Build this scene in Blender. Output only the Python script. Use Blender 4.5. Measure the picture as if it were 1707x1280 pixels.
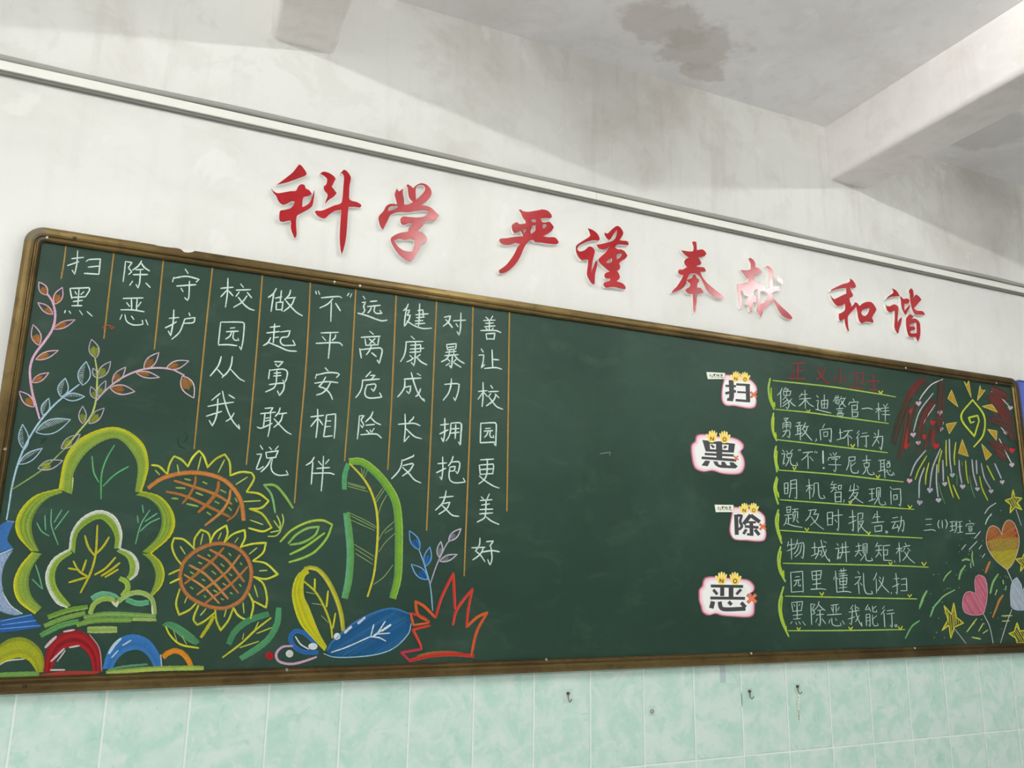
import bpy, bmesh, math, random
from mathutils import Vector, Matrix
from mathutils.geometry import tessellate_polygon
random.seed(7)
SC = bpy.context.scene
for o in list(bpy.data.objects): bpy.data.objects.remove(o)
COL = SC.collection

# ------------------------------------------------------------------ camera
YAW, PIT, ROL, FPX = 0.410610344, 0.220326181, 0.0164640595, 1345.64862
IW, IH = 1707.0, 1280.0
CAM = Vector((0.0, -2.40915, 1.527))
_f = Vector((math.sin(YAW)*math.cos(PIT), math.cos(YAW)*math.cos(PIT), math.sin(PIT)))
_r = Vector((math.cos(YAW), -math.sin(YAW), 0)); _u = _r.cross(_f)
R_ = _r*math.cos(ROL) + _u*math.sin(ROL); U_ = -_r*math.sin(ROL) + _u*math.cos(ROL)
cd = bpy.data.cameras.new('camera'); cam = bpy.data.objects.new('camera', cd); COL.objects.link(cam)
M = Matrix.Identity(4)
for i in range(3):
    M[i][0], M[i][1], M[i][2], M[i][3] = R_[i], U_[i], -_f[i], CAM[i]
cam.matrix_world = M
cd.sensor_width = 36.0; cd.lens = FPX/IW*36.0; cd.clip_start = 0.05
SC.camera = cam

# ------------------------------------------------------------------ view, world
SC.view_settings.view_transform = 'Standard'; SC.view_settings.look = 'None'
SC.view_settings.gamma = 1.0; SC.view_settings.use_curve_mapping = False
SC.view_settings.exposure = 0.02
wd = bpy.data.worlds.new('room_daylight'); SC.world = wd; wd.use_nodes = True
bg = wd.node_tree.nodes['Background']; bg.inputs[0].default_value = (0.98, 1.0, 1.0, 1); bg.inputs[1].default_value = 0.30

# large soft daylight from the classroom windows, left and right behind the camera
def area(name, loc, target, sx, sy, power, col):
    l = bpy.data.lights.new(name, 'AREA'); l.shape = 'RECTANGLE'; l.size = sx; l.size_y = sy
    l.energy = power; l.color = col
    o = bpy.data.objects.new(name, l); COL.objects.link(o); o.location = loc
    o.rotation_euler = (Vector(target)-Vector(loc)).to_track_quat('-Z', 'Y').to_euler()
    return o
area('window_daylight', (-4.2, -3.6, 1.9), (1.0, 0.0, 1.4), 3.0, 1.8, 60, (0.97, 1.0, 0.99))
TUBE_POWER = 185.0      # emission of the ceiling tubes

# ------------------------------------------------------------------ helpers
def W(px, py, d):
    """where the sight line through a traced point meets the plane d metres in front of the wall"""
    v = R_*((px-IW/2)/FPX) + U_*(-(py-IH/2)/FPX) + _f
    k = (-d-CAM.y)/v.y
    p = CAM + v*k
    return (p.x, -d, p.z)
def lin(c):
    return tuple((x/12.92 if x <= .04045 else ((x+.055)/1.055)**2.4) for x in (c[0]/255, c[1]/255, c[2]/255))+(1,)
def newmat(name):
    m = bpy.data.materials.new(name); m.use_nodes = True
    nt = m.node_tree; return m, nt, nt.nodes['Principled BSDF']
def nd(nt, t, **kw):
    n = nt.nodes.new(t)
    for k, v in kw.items():
        if isinstance(k, str) and k.startswith('i_'): n.inputs[k[2:].replace('_', ' ')].default_value = v
        else: setattr(n, k, v)
    return n
def plain(name, rgb, rough=.6, metal=0.0, spec=.5):
    m, nt, b = newmat(name); b.inputs['Base Color'].default_value = lin(rgb)
    b.inputs['Roughness'].default_value = rough; b.inputs['Metallic'].default_value = metal
    b.inputs['Specular IOR Level'].default_value = spec
    return m
BOARD_RGB = (40, 62, 50)
_ch = {}
def chalk(rgb, grain=.42):
    """chalk over the slate: the board shows through between the grains"""
    key = tuple(rgb)+(grain,)
    if key in _ch: return _ch[key]
    m, nt, b = newmat('chalk_%02x%02x%02x' % tuple(int(x) for x in rgb))
    tc = nd(nt, 'ShaderNodeTexCoord'); ns = nd(nt, 'ShaderNodeTexNoise'); ns.inputs['Scale'].default_value = 330
    ns.inputs['Detail'].default_value = 3
    ns2 = nd(nt, 'ShaderNodeTexNoise'); ns2.inputs['Scale'].default_value = 45
    nt.links.new(tc.outputs['Object'], ns.inputs['Vector']); nt.links.new(tc.outputs['Object'], ns2.inputs['Vector'])
    mr = nd(nt, 'ShaderNodeMapRange'); mr.inputs[1].default_value = .42; mr.inputs[2].default_value = .72
    mr.inputs[3].default_value = 0; mr.inputs[4].default_value = grain
    ad = nd(nt, 'ShaderNodeMath', operation='ADD')
    sc_ = nd(nt, 'ShaderNodeMath', operation='MULTIPLY_ADD'); sc_.inputs[1].default_value = .3; sc_.inputs[2].default_value = -.15
    nt.links.new(ns2.outputs[0], sc_.inputs[0]); nt.links.new(ns.outputs[0], ad.inputs[0]); nt.links.new(sc_.outputs[0], ad.inputs[1])
    nt.links.new(ad.outputs[0], mr.inputs[0])
    mx = nd(nt, 'ShaderNodeMix', data_type='RGBA'); mx.inputs[6].default_value = tuple(.86*x for x in lin(rgb)[:3])+(1,); mx.inputs[7].default_value = lin(BOARD_RGB)
    nt.links.new(mr.outputs[0], mx.inputs[0]); nt.links.new(mx.outputs[2], b.inputs['Base Color'])
    b.inputs['Roughness'].default_value = .95; b.inputs['Specular IOR Level'].default_value = .1
    _ch[key] = m; return m

class MB:
    """collects faces with materials and links them as ONE mesh object"""
    def __init__(s): s.v = []; s.f = []; s.m = []; s.mats = []
    def mi(s, m):
        if m not in s.mats: s.mats.append(m)
        return s.mats.index(m)
    def add(s, vs, fs, m):
        o = len(s.v); k = s.mi(m); s.v += [tuple(v) for v in vs]
        for f in fs: s.f.append([o+i for i in f]); s.m.append(k)
    def box(s, x0, x1, y0, y1, z0, z1, m):
        vs = [(x, y, z) for x in (x0, x1) for y in (y0, y1) for z in (z0, z1)]
        s.add(vs, [(0,1,3,2),(4,6,7,5),(0,4,5,1),(2,3,7,6),(0,2,6,4),(1,5,7,3)], m)
    def tube(s, pts, r, m, n=8, caps=True):
        pts = [Vector(p) for p in pts]; rings = []
        for i, p in enumerate(pts):
            t = (pts[min(i+1, len(pts)-1)]-pts[max(i-1, 0)]).normalized()
            a = t.orthogonal().normalized() if i == 0 else (pa - t*pa.dot(t)).normalized()
            pa = a; b = t.cross(a)
            rr = r[i] if isinstance(r, (list, tuple)) else r
            rings.append([p+a*rr*math.cos(k*2*math.pi/n)+b*rr*math.sin(k*2*math.pi/n) for k in range(n)])
        vs = [v for rg in rings for v in rg]; fs = []
        for i in range(len(pts)-1):
            for k in range(n):
                fs.append((i*n+k, i*n+(k+1) % n, (i+1)*n+(k+1) % n, (i+1)*n+k))
        if caps: fs += [tuple(range(n))[::-1], tuple((len(pts)-1)*n+k for k in range(n))]
        s.add(vs, fs, m)
    def build(s, name, parent=None, smooth=False, recalc=False):
        me = bpy.data.meshes.new(name); me.from_pydata(s.v, [], s.f)
        for m in s.mats: me.materials.append(m)
        me.polygons.foreach_set('material_index', s.m)
        if smooth: me.polygons.foreach_set('use_smooth', [True]*len(s.f))
        me.update()
        if recalc:
            bm = bmesh.new(); bm.from_mesh(me); bmesh.ops.recalc_face_normals(bm, faces=bm.faces); bm.to_mesh(me); bm.free()
        o = bpy.data.objects.new(name, me); COL.objects.link(o)
        if parent: o.parent = parent; o.matrix_parent_inverse = parent.matrix_world.inverted()
        return o
def tag(o, label=None, cat=None, group=None, kind=None):
    if label: o['label'] = label
    if cat: o['category'] = cat
    if group: o['group'] = group
    if kind: o['kind'] = kind
    return o
def empty(name, loc, label, cat, group=None):
    o = bpy.data.objects.new(name, None); COL.objects.link(o); o.empty_display_size = .05
    o.matrix_world = Matrix.Translation(loc)
    return tag(o, label, cat, group)

# ---- 2-D drawing in traced points
class T:
    """a zoomed crop: its corner and scale; turns 'x y x y' into points"""
    def __init__(s, x0, y0, sc): s.x0, s.y0, s.sc = x0, y0, sc
    def p(s, txt):
        n = [float(q) for q in txt.split()]
        return [(s.x0+n[i]/s.sc, s.y0+n[i+1]/s.sc) for i in range(0, len(n)-1, 2)]
    def ps(s, txt): return [s.p(q) for q in txt.split('/') if q.strip()]
def smooth(pts, step=2.5, closed=False, sharp=70):
    """Catmull-Rom, keeping real corners"""
    P = [Vector(p) for p in pts]; n = len(P)
    if n < 3 and not closed:
        L = (P[1]-P[0]).length if n > 1 else 0; k = max(1, int(L/step/2))
        return [tuple(P[0].lerp(P[-1], i/k)) for i in range(k+1)] if n > 1 else [tuple(P[0])]
    def corner(i):
        if not closed and i in (0, n-1): return True
        a = P[i]-P[i-1]; b = P[(i+1) % n]-P[i]
        if a.length < 1e-6 or b.length < 1e-6: return True
        return math.degrees(a.angle(b)) > sharp
    out = []; m = n if closed else n-1
    for i in range(m):
        p1, p2 = P[i], P[(i+1) % n]
        p0 = P[i-1] if (closed or i > 0) and not corner(i) else p1-(p2-p1)*.5
        p3 = P[(i+2) % n] if (closed or i+2 < n) and not corner((i+1) % n) else p2+(p2-p1)*.5
        L = (p2-p1).length; k = max(1, int(L/step))
        d1 = (p1-p0).length or 1; d3 = (p3-p2).length or 1
        t1 = (p2-p0)*(L/(d1+L)) if not corner(i) else (p2-p1)
        t2 = (p3-p1)*(L/(d3+L)) if not corner((i+1) % n) else (p2-p1)
        for j in range(k):
            t = j/k; t2_ = t*t; t3 = t2_*t
            out.append(tuple(p1*(2*t3-3*t2_+1)+t1*(t3-2*t2_+t)+p2*(-2*t3+3*t2_)+t2*(t3-t2_)))
    if not closed: out.append(tuple(P[-1]))
    return out
def resample(pts, n):
    P = [Vector(p) for p in pts]; L = [0]
    for a, b in zip(P, P[1:]): L.append(L[-1]+(b-a).length)
    out = []; j = 0
    for i in range(n):
        t = L[-1]*i/(n-1)
        while j < len(P)-2 and L[j+1] < t: j += 1
        d = L[j+1]-L[j]
        out.append(P[j].lerp(P[j+1], (t-L[j])/d if d > 0 else 0))
    return out
SURF = 0.0142          # chalk lies on the slate this far from the wall
_lay = [0]
def layer(): _lay[0] = (_lay[0]+1) % 40; return SURF+.0002+_lay[0]*.00002
def stroke(mb, pts, w, col, d=None, taper=.25, sm=True):
    """one chalk line: a low rounded ridge with tapered round ends"""
    d = layer() if d is None else d
    q = smooth(pts) if sm else [tuple(p) for p in pts]
    if len(q) < 2: q = [(q[0][0]-.3, q[0][1]), (q[0][0]+.3, q[0][1])]
    P = [Vector(p) for p in q]; n = len(P); N = []
    for i in range(n):
        t = P[min(i+1, n-1)]-P[max(i-1, 0)]
        t = t.normalized() if t.length > 1e-9 else Vector((1, 0)); N.append(Vector((-t.y, t.x)))
    vs = []; fs = []
    for i in range(n):
        u = i/(n-1); hw = w/2*(1-taper*abs(2*u-1)**3)*(1+random.uniform(-.08, .08))
        for s_, h in ((-1, 0), (0, .0004), (1, 0)):
            a = P[i]+N[i]*hw*s_; vs.append(W(a.x, a.y, d+h))
    for i in range(n-1):
        for k in (0, 1): fs.append((i*3+k, i*3+k+1, i*3+k+4, i*3+k+3))
    t0 = (P[0]-P[1]).normalized()*w*.32; t1 = (P[-1]-P[-2]).normalized()*w*.32
    a = P[0]+t0; vs.append(W(a.x, a.y, d)); k = len(vs)-1; fs += [(k, 1, 0), (k, 2, 1)]
    a = P[-1]+t1; vs.append(W(a.x, a.y, d)); k = len(vs)-1; b = (n-1)*3; fs += [(k, b, b+1), (k, b+1, b+2)]
    mb.add(vs, fs, chalk(col) if not isinstance(col, bpy.types.Material) else col)
def jit(c, a): 
    k = random.uniform(-a, a); return tuple(max(0, min(255, round((x+k)/6)*6)) for x in c)
def strip(mb, A, B, cols, d=None, j=9):
    """area between two edges, laid down in several chalk passes side by side"""
    A = smooth(A); B = smooth(B); n = max(8, int(max(len(A), len(B))))
    A = resample(A, n); B = resample(B, n); d = layer() if d is None else d
    K = len(cols)
    for k in range(K):
        vs = []
        c = chalk(jit(cols[k], j))
        for i in range(n):
            for t in (k/K-.02, (k+1)/K+.02):
                p = A[i].lerp(B[i], max(0, min(1, t))); e = .25*math.sin(i*1.7+k*2.1)
                vs.append(W(p.x+e*.5, p.y+e, d+k*.00002))
        mb.add(vs, [(2*i, 2*i+1, 2*i+3, 2*i+2) for i in range(n-1)], c)
def band(mb, pts, w, cols, d=None, taper=.15, j=9):
    P = [Vector(p) for p in smooth(pts, 3)]; n = len(P); A = []; B = []
    for i in range(n):
        t = (P[min(i+1, n-1)]-P[max(i-1, 0)]).normalized(); N = Vector((-t.y, t.x))
        hw = w/2*(1-taper*abs(2*i/(n-1)-1)**4); A.append(P[i]+N*hw); B.append(P[i]-N*hw)
    d = layer() if d is None else d
    if not isinstance(cols[0], (tuple, list)): cols = [cols]*max(2, int(w/2.2))
    strip(mb, A, B, cols, d, j)
def tess(loops):
    return tessellate_polygon([[Vector((p[0], p[1], 0)) for p in l] for l in loops])
def fill(mb, pts, col, d=None, sm=True, holes=(), m=None, sharp=70):
    d = layer() if d is None else d
    l = [smooth(pts, 4, True, sharp) if sm else pts]+[smooth(h, 4, True, sharp) if sm else h for h in holes]
    fl = [p for q in l for p in q]
    mb.add([W(p[0], p[1], d) for p in fl], [tuple(t) for t in tess(l)], m or chalk(col))
    return l[0]
def hatch(mb, poly, ang, gap, w, col, d=None, lo=0., hi=1., j=10):
    ca, sa = math.cos(math.radians(ang)), math.sin(math.radians(ang)); d = layer() if d is None else d
    q = [(x*ca+y*sa, -x*sa+y*ca) for x, y in poly]; y0 = min(p[1] for p in q); y1 = max(p[1] for p in q); y = y0+gap*.6
    while y < y1:
        xs = []
        for a, b in zip(q, q[1:]+q[:1]):
            if (a[1]-y)*(b[1]-y) < 0: xs.append(a[0]+(y-a[1])/(b[1]-a[1])*(b[0]-a[0]))
        xs.sort()
        for a, b in zip(xs[::2], xs[1::2]):
            e = (b-a); s0 = a+e*(lo+random.uniform(.02, .1)); s1 = a+e*(hi-random.uniform(.02, .1))
            if s1-s0 > 1:
                stroke(mb, [(s0*ca-y*sa, s0*sa+y*ca), (s1*ca-y*sa, s1*sa+y*ca)], w, jit(col, j), d)
        y += gap*random.uniform(.8, 1.2)
def leafpts(b, t, hw, n=9):
    b, t = Vector(b), Vector(t); ax = t-b; N = Vector((-ax.y, ax.x)).normalized()
    f = lambda u: hw*math.sin(math.pi*u**.85)
    return [tuple(b+ax*(i/n)+N*f(i/n)) for i in range(n+1)], [tuple(b+ax*(i/n)-N*f(i/n)) for i in range(n+1)]
# ------------------------------------------------------------------ room materials
def tex(nt, scale, detail=4, rough=.55, dist=0.0, vec=None, sc3=None):
    n = nd(nt, 'ShaderNodeTexNoise'); n.inputs['Scale'].default_value = scale; n.inputs['Detail'].default_value = detail
    n.inputs['Roughness'].default_value = rough; n.inputs['Distortion'].default_value = dist
    if vec is None: vec = nd(nt, 'ShaderNodeTexCoord').outputs['Object']
    if sc3:
        mp = nd(nt, 'ShaderNodeMapping'); mp.inputs['Scale'].default_value = sc3; nt.links.new(vec, mp.inputs[0]); vec = mp.outputs[0]
    nt.links.new(vec, n.inputs['Vector']); return n
def ramp(nt, src, a, b, lo=0., hi=1.):
    m = nd(nt, 'ShaderNodeMapRange'); m.interpolation_type = 'SMOOTHSTEP'
    for i, x in enumerate((a, b, lo, hi)): m.inputs[i+1].default_value = x
    nt.links.new(src, m.inputs[0]); return m.outputs[0]
def mixc(nt, fac, a, b):
    m = nd(nt, 'ShaderNodeMix', data_type='RGBA')
    for k, s in ((6, a), (7, b)):
        if isinstance(s, (tuple, list)): m.inputs[k].default_value = lin(s)
        else: nt.links.new(s, m.inputs[k])
    if isinstance(fac, (int, float)): m.inputs[0].default_value = fac
    else: nt.links.new(fac, m.inputs[0])
    return m.outputs[2]
def mul(nt, a, b):
    if isinstance(a, (int, float)) and isinstance(b, (int, float)): return a*b
    m = nd(nt, 'ShaderNodeMath', operation='MULTIPLY')
    for i, s in enumerate((a, b)):
        if isinstance(s, (int, float)): m.inputs[i].default_value = s
        else: nt.links.new(s, m.inputs[i])
    return m.outputs[0]
def bump(nt, b, src, dist, st=.3):
    n = nd(nt, 'ShaderNodeBump'); n.inputs['Strength'].default_value = st; n.inputs['Distance'].default_value = dist
    nt.links.new(src, n.inputs['Height']); nt.links.new(n.outputs[0], b.inputs['Normal'])

def plaster(name, base, dirt, amount, stains=(), tall=False):
    """limewashed plaster: filler patches, brush marks, water stains with outlines of their own"""
    m, nt, b = newmat(name); vec = nd(nt, 'ShaderNodeTexCoord').outputs['Object']
    big = tex(nt, 1.6, 6, .6, .6, vec); med = tex(nt, 6, 5, .6, .5, vec); brush = tex(nt, 9, 4, .6, 0, vec, (1.6, 1.6, .16))
    if tall:       # patches and brush marks get stronger towards the ceiling
        sp = nd(nt, 'ShaderNodeSeparateXYZ'); nt.links.new(vec, sp.inputs[0])
        wob = nd(nt, 'ShaderNodeMath', operation='MULTIPLY_ADD'); wob.inputs[1].default_value = .7; nt.links.new(big.outputs[0], wob.inputs[0]); nt.links.new(sp.outputs[2], wob.inputs[2])
        amount = ramp(nt, wob.outputs[0], 3.05, 3.55, amount*.4, amount*1.15)
    c = mixc(nt, mul(nt, ramp(nt, big.outputs[0], .42, .75), amount), base, dirt)
    c = mixc(nt, mul(nt, ramp(nt, med.outputs[0], .52, .62), mul(nt, amount, .32)), c, dirt)
    c = mixc(nt, mul(nt, ramp(nt, brush.outputs[0], .5, .78), mul(nt, amount, .6)), c, dirt)
    c = mixc(nt, mul(nt, ramp(nt, med.outputs[0], .40, .30), .5), c, tuple(min(255, x+9) for x in base))
    for (loc, sc3, col, st) in stains:
        mp = nd(nt, 'ShaderNodeMapping'); mp.vector_type = 'TEXTURE'; mp.inputs['Location'].default_value = loc; mp.inputs['Scale'].default_value = sc3
        nz = tex(nt, 7, 5, .6, 0, vec); av = nd(nt, 'ShaderNodeVectorMath', operation='MULTIPLY_ADD')
        nt.links.new(nz.outputs['Color'], av.inputs[0]); av.inputs[1].default_value = (.32, .32, .0); nt.links.new(vec, av.inputs[2])
        sb = nd(nt, 'ShaderNodeVectorMath', operation='SUBTRACT'); nt.links.new(av.outputs[0], sb.inputs[0]); sb.inputs[1].default_value = (.16, .16, 0)
        nt.links.new(sb.outputs[0], mp.inputs[0])
        ln = nd(nt, 'ShaderNodeVectorMath', operation='LENGTH'); nt.links.new(mp.outputs[0], ln.inputs[0])
        c = mixc(nt, mul(nt, ramp(nt, ln.outputs['Value'], 1.25, .85), st), c, col)
    nt.links.new(c, b.inputs['Base Color']); b.inputs['Roughness'].default_value = .92; b.inputs['Specular IOR Level'].default_value = .15
    bump(nt, b, med.outputs[0], .004, .25)
    return m
wall_mat = plaster('limewashed_wall', (228, 227, 222), (192, 185, 175), .6, (), True)
ceil_mat = plaster('limewashed_ceiling', (238, 236, 236), (212, 207, 205), .5,
                   [((1.50, -.29, 3.43), (.17, .11, 1), (196, 189, 183), .55), ((1.69, -.23, 3.43), (.16, .11, 1), (192, 185, 179), .55), ((1.80, -.12, 3.43), (.09, .06, 1), (198, 191, 185), .5), ((3.15, -.28, 3.43), (.25, .15, 1), (190, 185, 180), .5)])
beam_mat = plaster('limewashed_beam', (232, 228, 225), (204, 195, 189), .55)

def tile_material():
    m, nt, b = newmat('marbled_green_tiles'); vec = nd(nt, 'ShaderNodeTexCoord').outputs['Object']
    sep = nd(nt, 'ShaderNodeSeparateXYZ'); nt.links.new(vec, sep.inputs[0])
    def edge(out, off, size, g):
        a = nd(nt, 'ShaderNodeMath', operation='ADD'); a.inputs[1].default_value = off; nt.links.new(out, a.inputs[0])
        w = nd(nt, 'ShaderNodeMath', operation='PINGPONG'); w.inputs[1].default_value = size/2; nt.links.new(a.outputs[0], w.inputs[0])
        return w.outputs[0]
    ex = edge(sep.outputs[0], TILE_X, .2, 0); ez = edge(sep.outputs[2], 0, .3, 0)
    mn = nd(nt, 'ShaderNodeMath', operation='MINIMUM'); nt.links.new(ex, mn.inputs[0]); nt.links.new(ez, mn.inputs[1])
    grout = ramp(nt, mn.outputs[0], .0028, .0012)
    lip = ramp(nt, mn.outputs[0], .006, .0025)
    # each tile shows another piece of the marbling
    fl = nd(nt, 'ShaderNodeVectorMath', operation='SNAP'); fl.inputs[1].default_value = (.2, 10, .3)
    sh = nd(nt, 'ShaderNodeVectorMath', operation='ADD'); sh.inputs[1].default_value = (TILE_X, 0, 0); nt.links.new(vec, sh.inputs[0]); nt.links.new(sh.outputs[0], fl.inputs[0])
    ma = nd(nt, 'ShaderNodeVectorMath', operation='MULTIPLY_ADD'); ma.inputs[1].default_value = (17.3, 0, 11.7); nt.links.new(fl.outputs[0], ma.inputs[0]); nt.links.new(vec, ma.inputs[2])
    cl = tex(nt, 11, 5, .55, .8, ma.outputs[0]); fi = tex(nt, 30, 5, .6, 1.0, ma.outputs[0])
    c = mixc(nt, ramp(nt, cl.outputs[0], .36, .66), (184, 217, 203), (209, 226, 218))
    c = mixc(nt, mul(nt, ramp(nt, fi.outputs[0], .5, .72), .55), c, (222, 229, 223))
    c = mixc(nt, mul(nt, ramp(nt, fi.outputs[0], .42, .28), .5), c, (162, 201, 184))
    dk = tex(nt, 5, 2, .5, 0, vec)
    gc = mixc(nt, ramp(nt, dk.outputs[0], .68, .74), (228, 234, 228), (120, 128, 120))
    c = mixc(nt, grout, c, gc); nt.links.new(c, b.inputs['Base Color'])
    rg = nd(nt, 'ShaderNodeMapRange'); rg.inputs[3].default_value = .22; rg.inputs[4].default_value = .8; nt.links.new(grout, rg.inputs[0]); nt.links.new(rg.outputs[0], b.inputs['Roughness'])
    iv = nd(nt, 'ShaderNodeMath', operation='SUBTRACT'); iv.inputs[0].default_value = 1; nt.links.new(lip, iv.inputs[1])
    bump(nt, b, iv.outputs[0], .002, .5); b.inputs['Specular IOR Level'].default_value = .4
    return m
TILE_X = .262          # a joint runs at x = -0.262
tile_mat = tile_material()
m, nt, b = newmat('terrazzo_floor'); t1 = tex(nt, 60, 3); nt.links.new(mixc(nt, ramp(nt, t1.outputs[0], .45, .6), (206, 204, 200), (220, 218, 214)), b.inputs['Base Color']); b.inputs['Roughness'].default_value = .5
floor_mat = m

# ------------------------------------------------------------------ room shell
CEIL = 3.432; X0, X1, YB = -3.4, 6.4, -6.5
def struct(name, fn, label):
    mb = MB(); fn(mb); return tag(mb.build(name), label, None, None, 'structure')
struct('wall_back', lambda s: s.box(X0, X1, 0, .2, 0, CEIL, wall_mat), 'white limewashed plaster wall behind the chalkboard')
struct('floor', lambda s: s.box(X0, X1, YB, .2, -.1, 0, floor_mat), 'pale terrazzo floor below the view')
struct('ceiling', lambda s: s.box(X0, X1, YB, .2, CEIL, CEIL+.15, ceil_mat), 'greyish white plaster ceiling with a brown water stain')
def beam(x0, x1, zb):
    def f(s):
        r = .022; pr = [(x0, CEIL)]
        for a in range(0, 91, 15): pr.append((x0+r-r*math.cos(math.radians(a)), zb+r-r*math.sin(math.radians(a))))
        for a in range(0, 91, 15): pr.append((x1-r+r*math.sin(math.radians(a)), zb+r-r*math.cos(math.radians(a))))
        pr.append((x1, CEIL)); n = len(pr)
        s.add([(x, y, z) for y in (-6.4, 0) for x, z in pr], [(i, i+1, n+i+1, n+i) for i in range(n-1)], beam_mat)
    return f
struct('trim_1', beam(.184, .392, 3.160), 'white ceiling beam meeting the wall above the left red characters')
struct('trim_2', beam(2.535, 2.763, 3.182), 'white ceiling beam meeting the wall at the upper right')
struct('trim_3', beam(-2.16, -1.95, 3.165), 'white ceiling beam left of the view')
struct('trim_4', beam(4.88, 5.10, 3.182), 'white ceiling beam right of the view')
struct('trim_5', lambda s: s.box(X0, X1, -.006, -.0003, 0, 1.5, tile_mat), 'dado of pale green marbled wall tiles below the chalkboard')

# fluorescent battens on the ceiling of each bay, running towards the wall
lamp_white = plain('lamp_enamel', (235, 235, 232), .4)
tm, nt, b = newmat('lit_tube'); b.inputs['Emission Color'].default_value = (.98, 1.0, .985, 1); b.inputs['Emission Strength'].default_value = TUBE_POWER
b.inputs['Base Color'].default_value = (.9, .9, .9, 1)
tm2 = tm.copy(); tm2.name = 'lit_tube_dimmed'; tm2.node_tree.nodes['Principled BSDF'].inputs['Emission Strength'].default_value = TUBE_POWER*.78  # right bay tubes, dimmed to lower the light on that side
def lamp(x, y, label):
    e = empty('ceiling_light', (x, y, CEIL), label, 'light', 'fluorescent battens on the ceiling')
    s = MB(); s.box(x-.03, x+.03, y-.62, y+.62, CEIL-.035, CEIL-.0005, lamp_white); s.build('housing', e)
    for sg in (-1, 1):
        s = MB(); s.box(x-.02, x+.02, y+sg*.605-.012, y+sg*.605+.012, CEIL-.085, CEIL-.035, lamp_white); s.build('tube_holder', e)
    s = MB(); s.tube([(x, y-.592, CEIL-.065), (x, y+.592, CEIL-.065)], .014, tm2 if x > 3 else tm, 12); s.build('tube', e)
for x, nm in ((-.97, 'left bay'), (1.41, 'middle bay'), (3.62, 'right bay')):
    lamp(x, -1.75, 'white fluorescent batten on the ceiling of the %s, nearer the wall' % nm)
    lamp(x, -4.6, 'white fluorescent batten on the ceiling of the %s, farther from the wall' % nm)

# cable trunking with a grey cable lying on it
pvc = plain('white_pvc', (232, 231, 222), .45); pvc2 = plain('grey_cable_sheath', (158, 157, 151), .8); shade_m = plain('trunking_shade', (120, 118, 112), .8)
e = empty('cable_trunking', (1.5, 0, 2.84), 'thin white plastic cable trunking running along the wall above the red characters', 'trunking')
s = MB(); s.box(-2.6, 1.3640, -.020, -.0003, 2.838, 2.864, pvc); s.box(1.3655, 5.4, -.020, -.0003, 2.838, 2.864, pvc); s.build('cover', e)
s = MB(); s.box(-2.6, 5.4, -.012, -.0003, 2.829, 2.838, shade_m); tag(s.build('shade_strip', e), 'grey strip standing for the shade under the trunking')  # thin shadow line below the cover, built as a dark strip
s = MB(); pts = []
for i in range(161):
    x = -2.6+8.0*i/160; pts.append((x, -.0102, 2.8782+.003*math.sin(x*4.1)+.0012*math.sin(x*9.3+1)))
s.tube(pts, .0098, pvc2, 10)
tag(s.build('cable', smooth=True), 'grey sheathed cable lying on top of the white trunking', 'cable')

# ------------------------------------------------------------------ chalkboard
BX0, BX1, BZ0, BZ1 = -.393, 3.575, 1.201, 2.399
def slate():
    m, nt, b = newmat('green_slate'); vec = nd(nt, 'ShaderNodeTexCoord').outputs['Object']
    big = tex(nt, 1.3, 5, .6, .5, vec); wipe = tex(nt, 7, 5, .65, .6, vec, (.8, 1, 1.6)); sm = tex(nt, 3.2, 4, .6, 0, vec)
    c = mixc(nt, ramp(nt, big.outputs[0], .35, .7), (31, 55, 43), (42, 66, 54))
    c = mixc(nt, mul(nt, ramp(nt, wipe.outputs[0], .5, .8), .38), c, (66, 88, 76))
    c = mixc(nt, mul(nt, ramp(nt, sm.outputs[0], .58, .75), .25), c, (72, 94, 82))
    nt.links.new(c, b.inputs['Base Color']); b.inputs['Roughness'].default_value = .5; b.inputs['Specular IOR Level'].default_value = .22
    return m
slate_mat = slate()
def brass():
    m, nt, b = newmat('brass_anodised_rail'); vec = nd(nt, 'ShaderNodeTexCoord').outputs['Object']
    n1 = tex(nt, 3, 4, .6, .4, vec); n2 = tex(nt, 40, 3, .6, 0, vec)
    c = mixc(nt, ramp(nt, n1.outputs[0], .35, .7), (88, 72, 44), (120, 101, 62)); c = mixc(nt, mul(nt, ramp(nt, n2.outputs[0], .5, .75), .5), c, (62, 52, 34))
    nt.links.new(c, b.inputs['Base Color']); b.inputs['Metallic'].default_value = .85; b.inputs['Roughness'].default_value = .36
    return m
brass_mat = brass(); corner_mat = plain('grey_brown_corner', (92, 82, 64), .45, .6); screw_mat = plain('screw_steel', (190, 188, 180), .3, .9); dark_screw = plain('dark_screw', (60, 52, 42), .4, .6)
chalkboard = empty('chalkboard', (1.59, 0, BZ0), 'long dark green chalkboard in a brass coloured frame covered with coloured chalk drawings', 'chalkboard')
s = MB(); s.box(BX0+.02, BX1-.02, -.014, -.0065, BZ0+.02, BZ1-.02, slate_mat); s.build('writing_surface', chalkboard)
PROF = [(0, .0068), (0, .024), (.003, .029), (.009, .0305), (.018, .0305), (.0245, .0295), (.0265, .0245), (.0285, .0245), (.0305, .0265), (.0345, .0260), (.0385, .0205), (.0395, .0142)]
def sweep(s, frames, mat):
    """frames: (x, z, inward x, inward z) along the outer edge"""
    n = len(PROF)
    vs = [(x+ix*t, -d, z+iz*t) for x, z, ix, iz in frames for t, d in PROF]
    s.add(vs, [(i*n+k, i*n+k+1, (i+1)*n+k+1, (i+1)*n+k) for i in range(len(frames)-1) for k in range(n-1)], mat)
CR = .047
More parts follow.
